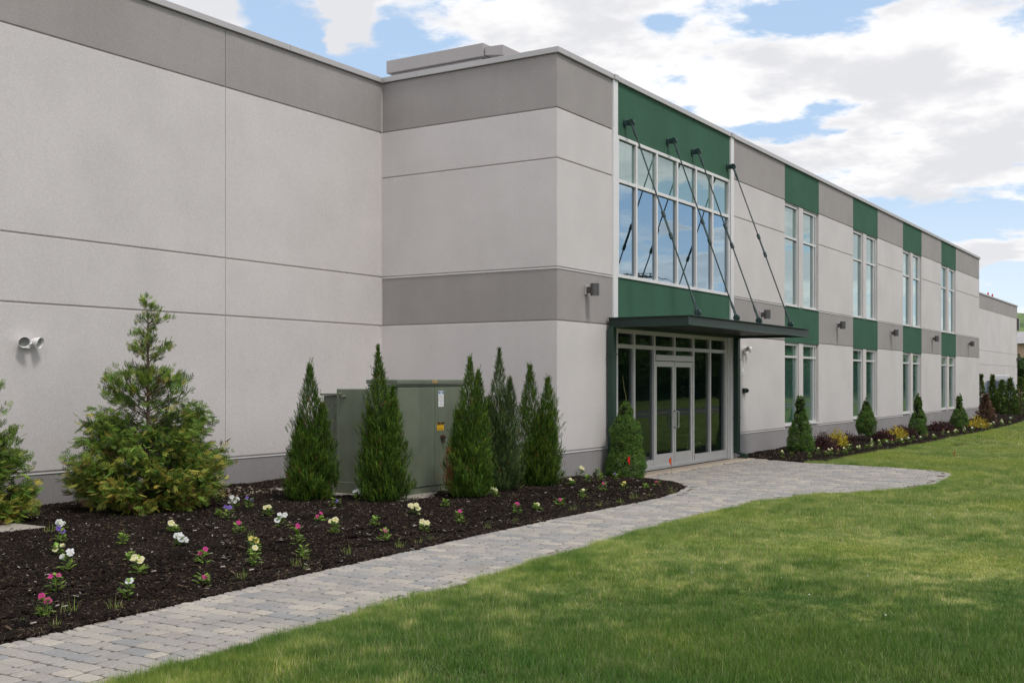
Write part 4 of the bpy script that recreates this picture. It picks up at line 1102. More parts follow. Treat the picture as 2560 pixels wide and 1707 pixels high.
b = MB(); b.add([(-2.2, -.85, .35), (2.3, -.85, .35), (2.3, .85, .35), (-2.2, .85, .35), (-2.2, -.85, .95), (-1.0, -.85, 1.05), (-.4, -.72, 1.72), (2.3, -.72, 1.75), (-2.2, .85, .95), (-1.0, .85, 1.05), (-.4, .72, 1.72), (2.3, .72, 1.75)],
                [(3, 2, 1, 0), (0, 1, 7, 6, 5, 4), (3, 8, 9, 10, 11, 2), (4, 5, 9, 8), (5, 6, 10, 9), (6, 7, 11, 10), (0, 4, 8, 3), (1, 2, 11, 7)]); b.build('body', M['car_paint'], vn, bevel=.05)
MB().add([(-.97, -.70, 1.09), (-.97, .70, 1.09), (-.43, .62, 1.68), (-.43, -.62, 1.68)], [(0, 3, 2, 1)]).build('windscreen', M['car_glass'], vn, loc=(-.03, 0, .02))
for s_ in (-1, 1):
    MB().add([(-.75, s_ * .83, 1.12), (.9, s_ * .83, 1.12), (.9, s_ * .765, 1.6), (-.3, s_ * .765, 1.6)], [(0, 1, 2, 3)]).build('side_window', M['car_glass'], vn)
    MB().box(-2.27, -2.19, s_ * .62 - .14, s_ * .62 + .14, .68, .86).build('headlight', M['car_white'], vn, bevel=.02)
    for x_ in (-1.4, 1.5):
        w_ = MB().tube((x_, s_ * .70, .33), (x_, s_ * .88, .33), .33, n=22).build('wheel', M['tyre'], vn, bevel=.03); MB().tube((x_, s_ * .885, .33), (x_, s_ * .892, .33), .19, n=14).build('rim', M['coping'], w_)
MB().box(-2.28, -2.2, -.8, .8, .38, .56).build('bumper', M['lamp'], vn, bevel=.03); MB().box(-.3, 1.4, -.5, .5, 1.78, 2.05).build('roof_rack_load', M['car_white'], vn, bevel=.04)

# across the road: what the windows mirror
proto = [broadleaf('roadside_tree', (30, -30, 0), 'leafy tree across the road', 8.5, 8.5, 81, 2200, (.06, .11, .026), group='trees across the road', leaf=.55, tr=.22),
         broadleaf('roadside_tree', (44, -27, 0), 'leafy tree across the road', 7.2, 8.0, 82, 2200, (.08, .14, .03), group='trees across the road', leaf=.55, tr=.2)]
rr = random.Random(5)
for i in range(24):
    o = copy_tree(proto[i % 2]); o.location = (-25 + i * 7.5 + rr.uniform(-2, 2), -29 - rr.uniform(0, 9), 0); o.rotation_euler.z = rr.uniform(0, 6); s_ = rr.uniform(.72, 1.12); o.scale = (s_ * 1.1, s_ * 1.1, s_)
ws = np.random.default_rng(5); k = 5200
p = np.stack([ws.uniform(-60, 260, k), -36 - ws.uniform(0, 8, k), ws.uniform(0, 4.2, k) * ws.uniform(.6, 1, k)], 1)
o = crown_obj('woods', [scatter(*leafcard(9, 6), p, basis(ws.normal(0, 1, p.shape), ws.uniform(0, 6, k)), ws.uniform(.9, 1.7, k), jitter_col(k, (.03, .055, .014), .4, .1, ws))], None); o['kind'] = 'stuff'
pp_ = [(-8, -21.5), (22, -21.5), (47, -21.5), (84, -21.5), (130, -21.5)]
for i, (x_, y_) in enumerate(pp_):
    t = empty('utility_pole', (x_, y_, 0), 'wooden utility pole across the road carrying wires', 'utility pole', 'utility poles along the road')
    MB().tube((0, 0, -.2), (0, 0, 8.8), .15, .10, 10).build('pole', M['wood_pole'], t); MB().box(-.06, .06, -1.1, 1.1, 8.1, 8.22).build('crossarm', M['wood_pole'], t)
    for yy in (-1.0, -.45, .45, 1.0): MB().tube((0, yy, 8.22), (0, yy, 8.36), .035, n=8).build('insulator', M['lamp'], t)
    MB().tube((.25, 0, 6.9), (.25, 0, 7.6), .19, n=14).build('pole_transformer', M['lamp'], t)
for j, (yy, zz) in enumerate(((-1.0, 8.36), (-.45, 8.36), (.45, 8.36), (1.0, 8.36), (0, 6.9), (0.1, 6.3))):
    m_ = MB()
    for (x0, y0), (x1, y1) in zip(pp_[:-1], pp_[1:]):
        n_ = 10; sag = .9 if j < 4 else .7; pts = [(x0 + (x1 - x0) * q / n_, y0 + yy, zz - sag * 4 * (q / n_) * (1 - q / n_)) for q in range(n_ + 1)]
        m_.path(pts, [.02 if j < 4 else .04] * (n_ + 1), 4)
    tag(m_.build('overhead_wire', M['wire']), 'black overhead wire strung between the utility poles', 'wire', 'overhead wires across the road')

# ------------------------------------------------------------------ petunias
PCOL = {'w': (.80, .79, .80), 'c': (.80, .76, .48), 'm': (.62, .07, .27), 'p': (.24, .15, .52), 'y': (.72, .62, .20), 'k': (.62, .17, .24)}
PTHR = {'w': (.6, .6, .45), 'c': (.75, .60, .05), 'm': (.55, .02, .20), 'p': (.05, .03, .18), 'y': (.7, .55, .06), 'k': (.6, .3, .3)}
PNAME = {'w': 'white', 'c': 'cream', 'm': 'magenta', 'p': 'purple', 'y': 'pale yellow', 'k': 'pink', 'l': 'green'}
FL = [(-8.47, 1.4, 'w', 3), (-9.09, .57, 'p', 2), (-9.66, -.17, 'c', 2), (-10.16, -.99, 'w', 3), (-10.66, -1.52, 'm', 2), (-11.19, -2.12, 'm', 2), (-8.86, -.09, 'l', 0), (-9.44, -.92, 'l', 0), (-7.98, .17, 'c', 2), (-8.62, -.66, 'w', 5), (-9.81, -1.47, 'c', 4), (-10.39, -2.06, 'w', 1), (-9.09, -1.48, 'm', 2), (-9.64, -2.09, 'm', 1), (-7.7, -.5, 'm', 1), (-8.3, -1.35, 'y', 3), (-8.87, -1.91, 'c', 1), (-5.85, 1.47, 'w', 5), (-5.93, 1.12, 'p', 2), (-6.94, .44, 'p', 3), (-6.68, .85, 'l', 0), (-6.43, .31, 'c', 2), (-7.0, -.46, 'w', 4), (-6.37, -.47, 'm', 2), (-7.7, -1.35, 'm', 1), (-8.19, -1.89, 'l', 0), (-6.97, -1.21, 'c', 3), (-5.08, .41, 'p', 1), (-4.5, .55, 'w', 3), (-6.27, -1.21, 'l', 0), (-6.82, -1.79, 'm', 1), (-5.16, -.93, 'c', 5), (-5.97, -1.69, 'c', 3), (-4.32, -.81, 'l', 0), (-5.27, -1.69, 'm', 1), (-2.99, -.69, 'c', 2), (-4.1, -1.76, 'm', 1), (-3.47, -1.69, 'c', 1), (-2.93, -1.73, 'm', 2), (-.84, -.74, 'c', 2), (.66, -.10, 'c', 2), (-2.06, -1.61, 'c', 1), (-1.14, -1.45, 'm', 1), (-.24, -.7, 'l', 0), (1.3, -.06, 'p', 1), (.15, -.74, 'l', 0), (.72, -.71, 'p', 1), (-.68, -1.58, 'y', 2), (-.06, -1.65, 'l', 0), (.6, -1.55, 'm', 2),
      (8.2, -1.05, 'c', 2), (8.5, -1.18, 'l', 0), (8.4, -1.61, 'l', 0), (9.3, -1.52, 'c', 1), (9.7, -1.59, 'k', 1), (9.95, -1.62, 'c', 3), (10.05, -1.76, 'm', 2), (10.6, -1.77, 'c', 2), (11.5, -1.62, 'k', 1), (11.9, -1.74, 'c', 3), (12.7, -1.73, 'm', 1), (13.0, -1.76, 'c', 2), (13.7, -1.78, 'm', 1), (14.7, -1.33, 'c', 2), (15.0, -1.45, 'c', 1), (15.5, -1.45, 'k', 1), (15.1, -1.63, 'w', 2), (15.4, -1.70, 'k', 2), (15.9, -1.72, 'c', 1), (15.6, -1.9, 'w', 1), (16.6, -1.75, 'k', 1), (16.1, -1.98, 'w', 2), (17.3, -1.83, 'k', 1), (17.6, -1.96, 'w', 2), (18.7, -1.88, 'k', 3), (18.9, -2.05, 'c', 2), (19.5, -1.97, 'l', 0), (21.5, -1.8, 'k', 2), (21.0, -2.05, 'c', 2), (21.8, -2.1, 'c', 2), (22.9, -1.96, 'k', 1), (23.3, -2.1, 'w', 2), (24.6, -1.85, 'm', 1), (24.9, -2.05, 'w', 1), (25.9, -1.9, 'k', 1), (26.9, -2.0, 'c', 1), (28.4, -2.1, 'c', 1), (29.0, -1.95, 'c', 1), (30.0, -1.93, 'w', 2), (32.2, -1.85, 'c', 2), (34.5, -1.5, 'c', 2), (31.1, -2.08, 'w', 2), (32.9, -2.05, 'c', 2), (36.5, -1.54, 'w', 2), (37.3, -1.5, 'p', 1)]
ORD = ['first', 'second', 'third', 'fourth', 'fifth', 'sixth', 'seventh', 'eighth', 'ninth', 'tenth', 'eleventh', 'twelfth', 'thirteenth', 'fourteenth', 'fifteenth', 'sixteenth', 'seventeenth', 'eighteenth', 'nineteenth', 'twentieth', 'twenty first', 'twenty second', 'twenty third', 'twenty fourth']
NUM = ['no', 'one', 'two', 'three', 'four', 'five']


def pxx(f):
    dx, dy = f[0] + 16.383, f[1] + 9.426; d = dx * _fw.x + dy * _fw.y; r = dx * _fw.y - dy * _fw.x; return r / d


labels = {}
for near in (True, False):
    for c_ in 'wcmpykl':
        s = sorted([f for f in FL if f[2] == c_ and (f[0] < 5) == near], key=pxx)
        for i, f in enumerate(s):
            wh = 'near bed' if near else 'far bed'; nm = PNAME[c_]
            if c_ == 'l': labels[f] = f'leafy petunia without blossoms, {ORD[i]} of those from the left in the {wh}'
            elif len(s) == 1: labels[f] = f'{nm} petunia, the only {nm} one in the {wh}'
            else: labels[f] = f'{nm} petunia with {NUM[f[3]]} {"blossom" if f[3] == 1 else "blossoms"}, {ORD[i]} {nm} from left in {wh}'


def blossom_mesh(c_, var, far):
    rg = random.Random(var); n = 20 if not far else 10; V = [(0, 0, -.010)]; K = [PTHR[c_]]; n2 = n
    for rad, zz in ((.20, -.004), (.62, .006), (1.0, .006)):
        for i in range(n):
            a = 6.2832 * i / n; lob = 1 - .13 * abs(math.sin(a * 2.5)) ** 6 * (rad > .9) - .03 * rg.random(); wav = .006 * math.sin(a * 5 + var) * (rad > .5) + rg.uniform(-.003, .003)
            V.append((math.cos(a) * .043 * rad * lob, math.sin(a) * .043 * rad * lob, zz + wav - (.006 if rad > .9 else 0)))
            K.append(tuple((p * .5 + q * .5) for p, q in zip(PTHR[c_], PCOL[c_])) if rad < .3 else tuple(min(1, v * rg.uniform(.94, 1.05)) for v in PCOL[c_]))
    T = [(0, 1 + i, 1 + (i + 1) % n) for i in range(n)]
    for k_ in range(2):
        for i in range(n): a, b = 1 + k_ * n + i, 1 + k_ * n + (i + 1) % n; c, d = a + n, b + n; T += [(a, c, d), (a, d, b)]
    # trumpet behind
    b0 = len(V); m_ = 7
    for rr_, zz in ((.011, -.006), (.004, -.038)):
        for i in range(m_): a = 6.2832 * i / m_; V.append((math.cos(a) * rr_, math.sin(a) * rr_, zz)); K.append(tuple(v * .8 for v in PCOL[c_]) if rr_ > .005 else (.12, .2, .05))
    for i in range(m_): a, b, c, d = b0 + i, b0 + (i + 1) % m_, b0 + m_ + i, b0 + m_ + (i + 1) % m_; T += [(a, c, d), (a, d, b)]
    me = bpy.data.meshes.new('blossom'); me.from_pydata(V, [], T); me.materials.append(M['petal'])
    me.polygons.foreach_set('use_smooth', [True] * len(T)); at = me.color_attributes.new('col', 'FLOAT_COLOR', 'POINT'); at.data.foreach_set('color', np.array([tuple(k) + (1,) for k in K], np.float32).ravel()); return me


def petunia_leaves(var, tall):
    rg = np.random.default_rng(var); V, T, K = [], [], []
    k = int(rg.integers(24, 38)); h = tall
    for i in range(k):
        z = h * rg.uniform(.05, .85); a = rg.uniform(0, 6.283); ln = rg.uniform(.035, .068); w = ln * .32; up = rg.uniform(-.1, .8); r0 = rg.uniform(0, .018) + (.015 if z < h * .4 else 0)
        d = Vector((math.cos(a), math.sin(a), up)).normalized(); s = Vector((-math.sin(a), math.cos(a), 0)); p = Vector((math.cos(a) * r0, math.sin(a) * r0, z)); b = len(V)
        V += [tuple(p), tuple(p + d * ln * .5 + s * w + Vector((0, 0, .004))), tuple(p + d * ln), tuple(p + d * ln * .5 - s * w + Vector((0, 0, .004)))]; T += [(b, b + 1, b + 2), (b, b + 2, b + 3)]
        g = jitter_col(1, (.22, .35, .055), .35, .15, rg)[0]; K += [g] * 4
    for i in range(4):
        a = rg.uniform(0, 6.283); e = rg.uniform(.01, .035); tip = Vector((math.cos(a) * e, math.sin(a) * e, h * rg.uniform(.7, 1))); s = Vector((-math.sin(a), math.cos(a), 0)) * .0022; b = len(V)
        V += [tuple(-s), tuple(s), tuple(tip + s * .7), tuple(tip - s * .7)]; T += [(b, b + 1, b + 2), (b, b + 2, b + 3)]; K += [(.14, .2, .05)] * 4
    return np.array(V), np.array(T), np.array(K)


bl_cache = {}
for i, f in enumerate(FL):
    x_, y_, c_, n_ = f; rg = random.Random(100 + i); tall = rg.uniform(.085, .155) if n_ != 1 else rg.uniform(.09, .19); far = x_ > 5
    if far: tall *= .95
    t = empty('petunia', (x_, y_, bz(x_, y_)), labels[f], 'petunia', 'petunias in the near bed' if not far else 'petunias in the far bed')
    V, T, K = petunia_leaves(200 + i, tall); np_mesh('foliage', V * (1.15 if n_ else 1.0), T, K, M['foliage'], t)
    for q in range(n_):
        v = (c_, rg.randrange(4), far)
        if v not in bl_cache: bl_cache[v] = blossom_mesh(c_, v[1] * 7 + 1, far)
        o = bpy.data.objects.new('blossom', bl_cache[v]); C.objects.link(o); o.parent = t
        a = 6.283 * q / max(1, n_) + rg.uniform(-.5, .5); sp = .012 + rg.uniform(.014, .034) * (n_ > 1) + .010 * (n_ > 3)
        o.location = (math.cos(a) * sp, math.sin(a) * sp, tall * 1.12 + rg.uniform(-.045, .02)); face = Vector((-.75 + rg.uniform(-.5, .5) + math.cos(a) * .3, -.75 + rg.uniform(-.5, .5) + math.sin(a) * .3, rg.uniform(.55, 1.3)))
        o.rotation_euler = face.to_track_quat('Z', 'Y').to_euler(); s_ = rg.uniform(.72, 1.15) * {'w': .86, 'c': .80, 'm': .70, 'p': .64, 'y': .62, 'k': .6}[c_] * (.85 if far else 1); o.scale = (s_, s_, s_)

# marker flags
for (x_, y_), m_, lb_, zt in (((1.1, -.80), 'flag_red', 'small red marker flag in front of the entrance spruce', .42), ((3.2, -.62), 'flag_orange', 'small orange marker flag in front of the entrance door', .34), ((11.3, -4.1), 'flag_orange', 'tiny orange marker flag out on the lawn', .14)):
    t = empty('marker_flag', (x_, y_, bz(x_, y_) if x_ < 2 else -.03), lb_, 'marker flag', 'marker flags')
    MB().tube((0, 0, 0), (.01, 0, zt), .0025, n=6).build('wire_stake', M['wire'], t)
    fs = 1.55 if zt > .2 else 1.0; fv = [(.01, 0, zt)] + [(.01 + x * fs, y * fs, zt + z * fs) for x, y, z in ((0, 0, -.11), (-.055, -.03, -.10), (-.045, .01, -.02), (-.085, -.02, -.07), (-.03, .02, -.05))]
    MB().add(fv + [(x + .0008, y + .0012, z) for x, y, z in fv], [(0, 3, 5), (0, 5, 1), (5, 3, 4), (1, 5, 4, 2), (6, 11, 9), (6, 7, 11), (11, 10, 9), (7, 8, 10, 11)]).build('flag', M[m_], t)

# ------------------------------------------------------------------ scattered ground cover through geometry nodes
def template_obj(name, V, T, K, material):
    me = bpy.data.meshes.new(name); V = np.asarray(V, np.float32); T = np.asarray(T, np.int32); me.vertices.add(len(V)); me.vertices.foreach_set('co', V.ravel())
    me.loops.add(T.size); me.loops.foreach_set('vertex_index', T.ravel()); me.polygons.add(len(T)); me.polygons.foreach_set('loop_start', np.arange(0, T.size, T.shape[1], dtype=np.int32)); me.update(calc_edges=True)
    a = me.color_attributes.new('col', 'FLOAT_COLOR', 'POINT'); c4 = np.ones((len(V), 4), np.float32); c4[:, :3] = K; a.data.foreach_set('color', c4.ravel()); me.materials.append(material)
    return bpy.data.objects.new(name, me)


def instance_field(name, P, rot, scl, idx, templates):
    """one object whose vertices carry copies of the templates"""
    me = bpy.data.meshes.new(name); me.vertices.add(len(P)); me.vertices.foreach_set('co', np.asarray(P, np.float32).ravel()); me.update()
    for nm, ty, dat in (('rot', 'FLOAT_VECTOR', rot), ('scl', 'FLOAT_VECTOR', scl)):
        a = me.attributes.new(nm, ty, 'POINT'); a.data.foreach_set('vector', np.asarray(dat, np.float32).ravel())
    a = me.attributes.new('idx', 'INT', 'POINT'); a.data.foreach_set('value', np.asarray(idx, np.int32))
    o = bpy.data.objects.new(name, me); C.objects.link(o); o['kind'] = 'stuff'
    g = bpy.data.node_groups.new(name, 'GeometryNodeTree'); g.interface.new_socket('Geometry', in_out='INPUT', socket_type='NodeSocketGeometry'); g.interface.new_socket('Geometry', in_out='OUTPUT', socket_type='NodeSocketGeometry')
    N = g.nodes; Lk = g.links; gi = N.new('NodeGroupInput'); go = N.new('NodeGroupOutput'); jn = N.new('GeometryNodeJoinGeometry')

    def attr(nm, ty): a = N.new('GeometryNodeInputNamedAttribute'); a.data_type = ty; a.inputs['Name'].default_value = nm; return a.outputs['Attribute']
    ra, sa, ia = attr('rot', 'FLOAT_VECTOR'), attr('scl', 'FLOAT_VECTOR'), attr('idx', 'INT')
    e2r = N.new('FunctionNodeEulerToRotation'); Lk.new(ra, e2r.inputs[0])
    for k, t_ in enumerate(templates):
        cm = N.new('FunctionNodeCompare'); cm.data_type = 'INT'; cm.operation = 'EQUAL'; Lk.new(ia, cm.inputs[2]); cm.inputs[3].default_value = k
        oi = N.new('GeometryNodeObjectInfo'); oi.inputs['Object'].default_value = t_; oi.inputs['As Instance'].default_value = True
        ip = N.new('GeometryNodeInstanceOnPoints'); Lk.new(gi.outputs[0], ip.inputs['Points']); Lk.new(cm.outputs[0], ip.inputs['Selection']); Lk.new(oi.outputs['Geometry'], ip.inputs['Instance'])
        Lk.new(e2r.outputs[0], ip.inputs['Rotation']); Lk.new(sa, ip.inputs['Scale']); Lk.new(ip.outputs[0], jn.inputs[0])
    Lk.new(jn.outputs[0], go.inputs[0])
    md = o.modifiers.new('scatter', 'NODES'); md.node_group = g
    return o


def grass_tile(size, n, w, h, seed, seg=2, dead=.16):
    rg = np.random.default_rng(seed); x = rg.uniform(-size / 2, size / 2, n); y = rg.uniform(-size / 2, size / 2, n); a = rg.uniform(0, 6.283, n); hh = h * rg.uniform(.4, 1.35, n) * (1 + .5 * (rg.uniform(0, 1, n) < .05)); ww = w * rg.uniform(.7, 1.2, n)
    ln = rg.uniform(.05, .62, n) ** 1.0 * hh; la = rg.uniform(0, 6.283, n); lx, ly = np.cos(la) * ln, np.sin(la) * ln; sx, sy = np.cos(a) * ww / 2, np.sin(a) * ww / 2
    z0 = np.zeros(n)
    base = [np.stack([x - sx, y - sy, z0], 1), np.stack([x + sx, y + sy, z0], 1)]
    if seg == 2:
        m1 = [np.stack([x - sx * .85 + lx * .3, y - sy * .85 + ly * .3, hh * .55], 1), np.stack([x + sx * .85 + lx * .3, y + sy * .85 + ly * .3, hh * .55], 1)]; tip = np.stack([x + lx, y + ly, hh * .95], 1)
        V = np.stack(base + m1 + [tip], 1).reshape(-1, 3); b = (np.arange(n) * 5)[:, None, None]; T = (np.array([[0, 1, 3], [0, 3, 2], [2, 3, 4]])[None] + b).reshape(-1, 3); k = 5
    else:
        tip = np.stack([x + lx, y + ly, hh], 1); V = np.stack(base + [tip], 1).reshape(-1, 3); T = np.arange(n * 3).reshape(-1, 3); k = 3
    c = jitter_col(n, (.265, .375, .085), .36, .14, rg); c = np.where(rg.uniform(0, 1, (n, 1)) < dead, jitter_col(n, (.66, .58, .34), .25, .06, rg), c); c = np.where(rg.uniform(0, 1, (n, 1)) < .14, jitter_col(n, (.42, .51, .14), .2, .06, rg), c)
    return V, T, np.repeat(c, k, 0)


NEAR = [template_obj('grass_patch', *grass_tile(.42, 2300, .0034, .050, s), M['blade']) for s in (1, 2, 3)]
MID = [template_obj('grass_patch', *grass_tile(.62, 2100, .0062, .050, s, 1), M['blade']) for s in (4, 5)]
FAR = [template_obj('grass_patch', *grass_tile(1.3, 2300, .015, .050, s, 1, .2), M['blade']) for s in (6, 7)]


def cam_rd(P):
    dx, dy = P[:, 0] - camxy[0], P[:, 1] - camxy[1]; return dx * _fw.y - dy * _fw.x, dx * _fw.x + dy * _fw.y


def lawn_points(st, keep, x0, x1, y0, y1, rg):
    xs = np.arange(x0, x1, st); ys = np.arange(y0, y1, st); X, Y = np.meshgrid(xs, ys); P = np.stack([X.ravel(), Y.ravel()], 1); P = P[keep(P)]; P = P + rg.uniform(-.2, .2, P.shape) * st; return P


edges_all = [PATH_UP, PLAZA_R + PATH_LO, BED2_EDGE]
rg = np.random.default_rng(77)
near_k = lambda P: (lambda r, d: (d > 3.5) & (d < 13.5) & (np.abs(r) < .62 * d + 1.2))(*cam_rd(P))
mid_k = lambda P: (lambda r, d: (d > -4) & (d < 31) & (np.hypot(r, d) < 33) & (np.abs(r) < np.where(d > 3.5, .75 * np.abs(d) + 4, 9)))(*cam_rd(P)) & ~near_k(P)
far_k = lambda P: (lambda r, d: (d < 95) & (d > -10) & (np.abs(r) < .85 * np.abs(d) + 14))(*cam_rd(P)) & ~mid_k(P) & ~near_k(P)
SP, SR, SS, SI, off = [], [], [], [], 0
for tmpl, st, kf, rng_, half in ((NEAR, .30, near_k, (-18, 2, -16, -2), .21), (MID, .44, mid_k, (-24, 22, -30, 1), .31), (FAR, .92, far_k, (-20, 90, -60, 10), .65)):
    P = lawn_points(st, kf, *rng_, rg)
    blocked = in_poly(P, POLY_PATH) | in_poly(P, BED1) | in_poly(P, BED2) | ((P[:, 1] > -2.5) & (P[:, 0] < 38.2)) | ((P[:, 1] > 3.0)) | ((P[:, 1] < -13.3) & (P[:, 1] > -19.1)) | (P[:, 1] > -.5)
    gapfill = in_poly(P, [(7.3, -1.75), (7.75, -2.25), (8.7, -2.2), (12, -2.25), (12, -2.5), (7.2, -2.7)])
    P = P[~blocked]
    dd = np.minimum.reduce([dist_line(P, e) for e in edges_all]); keep = dd > half * .80; P1 = P[keep]; E_ = P[~keep]
    n_ = len(P1); hs = .50 + 1.0 * sstep((vnoise(P1, .9, 8) * .6 + vnoise(P1, 2.6, 9) * .4 - .30) / .45)
    SP.append(np.column_stack([P1, np.full(n_, -.034)])); SR.append(np.column_stack([np.zeros((n_, 2)), rg.uniform(0, 6.283, n_)])); SS.append(np.column_stack([np.ones((n_, 2)), hs])); SI.append(rg.integers(0, len(tmpl), n_) + off)
    off += len(tmpl)
# edge strip: small tufts that follow the paving and bed edges
EDGE = [template_obj('grass_patch', *grass_tile(.15, 330, .0040, .058, s, 1, .10), M['blade']) for s in (8, 9)]
ep = []
for line, inside in ((PLAZA_R[2:] + PATH_LO, -1), ([(7.75, -2.2)] + BED2_EDGE[4:13], -1)):
    for (x0, y0), (x1, y1) in zip(line[:-1], line[1:]):
        L = math.hypot(x1 - x0, y1 - y0); ux, uy = (x1 - x0) / L, (y1 - y0) / L
        for row in range(7):
            k = int(L / .085); t_ = (np.arange(k) + rg.uniform(0, 1, k)) / max(k, 1) * L; o_ = .055 + row * .085 + rg.uniform(-.03, .03, k)
            for s_ in (-1, 1): ep.append(np.stack([x0 + ux * t_ + s_ * uy * o_, y0 + uy * t_ - s_ * ux * o_], 1))
ep = np.concatenate(ep); r_, d_ = cam_rd(ep)
ep = ep[(d_ > 3.5) & (d_ < 60) & (np.abs(r_) < .62 * d_ + 1)]; ep = ep[~(in_poly(ep, POLY_PATH) | in_poly(ep, BED1) | in_poly(ep, BED2))]; ep = ep[(ep[:, 1] < -1.8)]
ep = ep[dist_line(ep, PLAZA_R + PATH_LO) > .04]
n_ = len(ep); wob = vnoise(ep, 3.0, 5)
SP.append(np.column_stack([ep, np.full(n_, -.034)])); SR.append(np.column_stack([np.zeros((n_, 2)), rg.uniform(0, 6.283, n_)])); SS.append(np.column_stack([np.ones((n_, 2)), .75 + .6 * wob])); SI.append(rg.integers(0, 2, n_) + off)
grass = instance_field('grass', np.concatenate(SP), np.concatenate(SR), np.concatenate(SS), np.concatenate(SI), NEAR + MID + FAR + EDGE)
print('grass instances', len(np.concatenate(SP)), 'edge', n_)


def chip_tile(size, n, seed):
    rg = np.random.default_rng(seed); P = np.stack([rg.uniform(-size / 2, size / 2, n), rg.uniform(-size / 2, size / 2, n), rg.uniform(.0, .022, n)], 1)
    tv = np.array([(-1, -.5, 0), (1, -.35, .1), (.85, .5, 0), (-.9, .45, .1), (-.8, -.4, .5), (.9, -.2, .55), (.7, .4, .5), (-.85, .3, .6)]); tf = np.array([(0, 1, 5), (0, 5, 4), (1, 2, 6), (1, 6, 5), (2, 3, 7), (2, 7, 6), (3, 0, 4), (3, 4, 7), (4, 5, 6), (4, 6, 7)])
    d = np.stack([rg.normal(0, .32, n), rg.normal(0, .32, n), np.ones(n)], 1); ln = rg.uniform(.006, .026, n); ln = np.where(rg.uniform(0, 1, n) < .06, ln * 1.7, ln); w = ln * rg.uniform(.18, .6, n)
    straw = rg.uniform(0, 1, n) < .035; ln = np.where(straw, rg.uniform(.02, .05, n), ln); w = np.where(straw, .0016, w)
    c = jitter_col(n, (.016, .0112, .0088), .55, .15, rg); u = rg.uniform(0, 1, (n, 1)); c = np.where(u < .16, jitter_col(n, (.034, .022, .016), .3, .12, rg), c); c = np.where(u < .035, jitter_col(n, (.13, .095, .065), .35, .1, rg), c); c = np.where(straw[:, None], jitter_col(n, (.24, .19, .12), .25, .08, rg), c); c = np.where(u > .996, jitter_col(n, (.34, .31, .28), .2, .05, rg), c)
    return scatter(tv, tf, P, basis(d, rg.uniform(0, 6.283, n)), np.stack([ln, w, np.minimum(w, .008)], 1), c)


CH = [template_obj('mulch_patch', *chip_tile(.40, 900, s), M['chip']) for s in (1, 2, 3)]
rg = np.random.default_rng(5); xs, ys = np.meshgrid(np.arange(-13.5, 2.0, .26), np.arange(-2.6, 3.75, .26)); P = np.stack([xs.ravel(), ys.ravel()], 1) + rg.uniform(-.05, .05, (xs.size, 2))
P = P[in_poly(P, BED1) & (dist_line(P, BED1_EDGE) > .17) & ~((P[:, 0] > -4.05) & (P[:, 0] < -1.8) & (P[:, 1] > .25) & (P[:, 1] < 2.8)) & ~((P[:, 0] > -9.7) & (P[:, 0] < -8.4) & (P[:, 1] > 1.6) & (P[:, 1] < 2.5))]
xs, ys = np.meshgrid(np.arange(7.7, 62, .36), np.arange(-2.5, 3.6, .36)); Q = np.stack([xs.ravel(), ys.ravel()], 1); Q = Q[in_poly(Q, BED2) & (dist_line(Q, BED2_EDGE) > .16)]
CE = [template_obj('mulch_patch', *chip_tile(.12, 90, s), M['chip']) for s in (7, 8)]
eq = []
for (x0, y0), (x1, y1) in list(zip(PATH_UP[:-1], PATH_UP[1:])) + list(zip(BED2_EDGE[:8], BED2_EDGE[1:9])):
    L = math.hypot(x1 - x0, y1 - y0); k = int(L / .07)
    for row in (.035, .10, .16):
        t_ = rg.uniform(0, L, k); s_ = 1 if x0 < 4 else 1; eq.append(np.stack([x0 + (x1 - x0) / L * t_ - s_ * (y1 - y0) / L * row, y0 + (y1 - y0) / L * t_ + s_ * (x1 - x0) / L * row], 1))
eq = np.concatenate(eq); eq = eq[(eq[:, 0] > -13.5) & (in_poly(eq, BED1) | in_poly(eq, BED2))]
Z1 = bz1(P); Z2 = bz2(Q); Z3 = np.where(eq[:, 0] < 5, bz1(eq), bz2(eq))
AP = np.concatenate([np.column_stack([P, Z1 - .004]), np.column_stack([Q, Z2 - .004]), np.column_stack([eq, Z3 - .002])]); n_ = len(AP)
idx = np.concatenate([rg.integers(0, 3, len(P)), rg.integers(0, 3, len(Q)), rg.integers(3, 5, len(eq))])
instance_field('mulch_chips', AP, np.column_stack([np.zeros((n_, 2)), rg.uniform(0, 6.283, n_)]), np.ones((n_, 3)), idx, CH + CE)
print('mulch instances', n_)

# rubble by the left wall and loose stones
ico = [(0, 0, 1), (.894, 0, .447), (.276, .851, .447), (-.724, .526, .447), (-.724, -.526, .447), (.276, -.851, .447), (.724, .526, -.447), (-.276, .851, -.447), (-.894, 0, -.447), (-.276, -.851, -.447), (.724, -.526, -.447), (0, 0, -1)]
ift = [(0, 1, 2), (0, 2, 3), (0, 3, 4), (0, 4, 5), (0, 5, 1), (1, 6, 2), (2, 7, 3), (3, 8, 4), (4, 9, 5), (5, 10, 1), (6, 7, 2), (7, 8, 3), (8, 9, 4), (9, 10, 5), (10, 6, 1), (7, 6, 11), (8, 7, 11), (9, 8, 11), (10, 9, 11), (6, 10, 11)]
k = 520; sx_ = rg.uniform(-6.2, -3.9, k); sy_ = rg.uniform(2.3, 3.68, k) - np.abs(rg.normal(0, .35, k)) * (rg.uniform(0, 1, k) < .3); k2 = 160; sx_ = np.concatenate([sx_, rg.uniform(-12, 1.2, k2)]); sy_ = np.concatenate([sy_, rg.uniform(-2.0, 2.6, k2)])
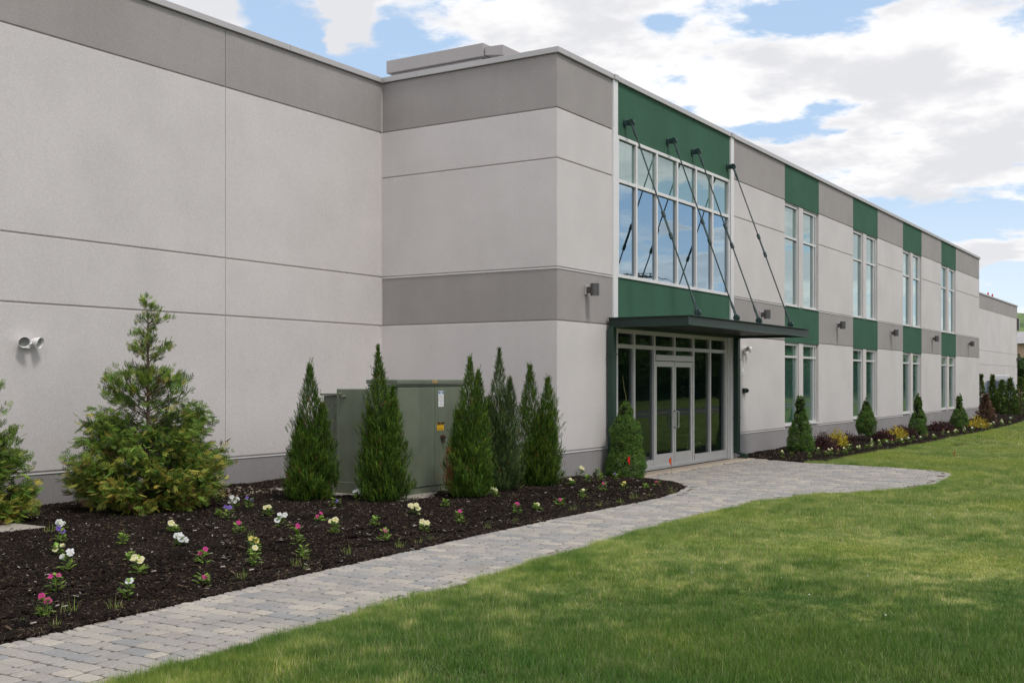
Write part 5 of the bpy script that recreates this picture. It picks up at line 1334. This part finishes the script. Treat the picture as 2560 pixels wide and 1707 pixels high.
P2 = np.stack([sx_, sy_], 1); ok = in_poly(P2, BED1) & ~((P2[:, 0] > -4.2) & (P2[:, 0] < -1.7) & (P2[:, 1] > 0) & (P2[:, 1] < 2.9)); P2 = P2[ok]; n_ = len(P2)
s_ = rg.uniform(.008, .035, n_) * np.where(P2[:, 1] > 2, 1.25, .6); P3 = np.column_stack([P2, bz1(P2) + .006])
V, T, K = scatter(np.array(ico), np.array(ift), P3, basis(rg.normal(0, 1, (n_, 3)), rg.uniform(0, 6, n_)), np.stack([s_, s_ * .75, s_ * .55], 1), jitter_col(n_, (.27, .215, .165), .35, .08, rg))
o = np_mesh('gravel', V, T, K, M['chip']); o['kind'] = 'stuff'
# grass weeds in the bed
wd = template_obj('weed_tuft', *grass_tile(.10, 26, .0035, .085, 31, 2, .1), M['blade'])
wp = [(-12.2, -.2), (-11.7, .35), (-8.9, 2.0), (-7.2, 1.6), (-7.5, .9), (-8.1, 1.1), (-9.3, -2.2), (-8.6, -2.3), (-10.7, -2.3), (-11.3, -2.4), (-7.6, -1.9), (-6.4, -2.1), (-5.3, -2.1), (-2.6, -2.0), (-.4, -1.9), (.2, -1.95), (-8.3, .6), (-7.9, -.9), (-10.3, 1.9), (-9.9, 2.6), (-7.8, 3.1), (-8.7, 1.3), (9, -1.95), (10.8, -1.9)]
wp += [(rg.uniform(-11.5, 1), -2.0 - rg.uniform(0, .16)) for _ in range(26)]
wp = np.array(wp); ok = in_poly(wp, BED1) | in_poly(wp, BED2); wp = wp[ok]; zz = np.array([bz(a, b) for a, b in wp]); n_ = len(wp)
sw = rg.uniform(.45, 1.1, n_)
instance_field('weeds', np.column_stack([wp, zz]), np.column_stack([np.zeros((n_, 2)), rg.uniform(0, 6, n_)]), np.column_stack([sw, sw, sw]), np.zeros(n_, int), [wd])
# white clover heads in the lawn
cl_ = template_obj('clover_head', *scatter(np.array(ico), np.array(ift), np.zeros((1, 3)), np.eye(3)[None], np.array([.008]), np.array([[.75, .74, .70]])), M['petal'])
k = 150; cx_ = np.stack([rg.uniform(-8, 6, k), rg.uniform(-9.5, -5.2, k)], 1); cx_ = cx_[(vnoise(cx_, .6, 2) > .5)]; n_ = len(cx_)
instance_field('clover', np.column_stack([cx_, np.full(n_, .018)]), np.zeros((n_, 3)), np.ones((n_, 3)), np.zeros(n_, int), [cl_])
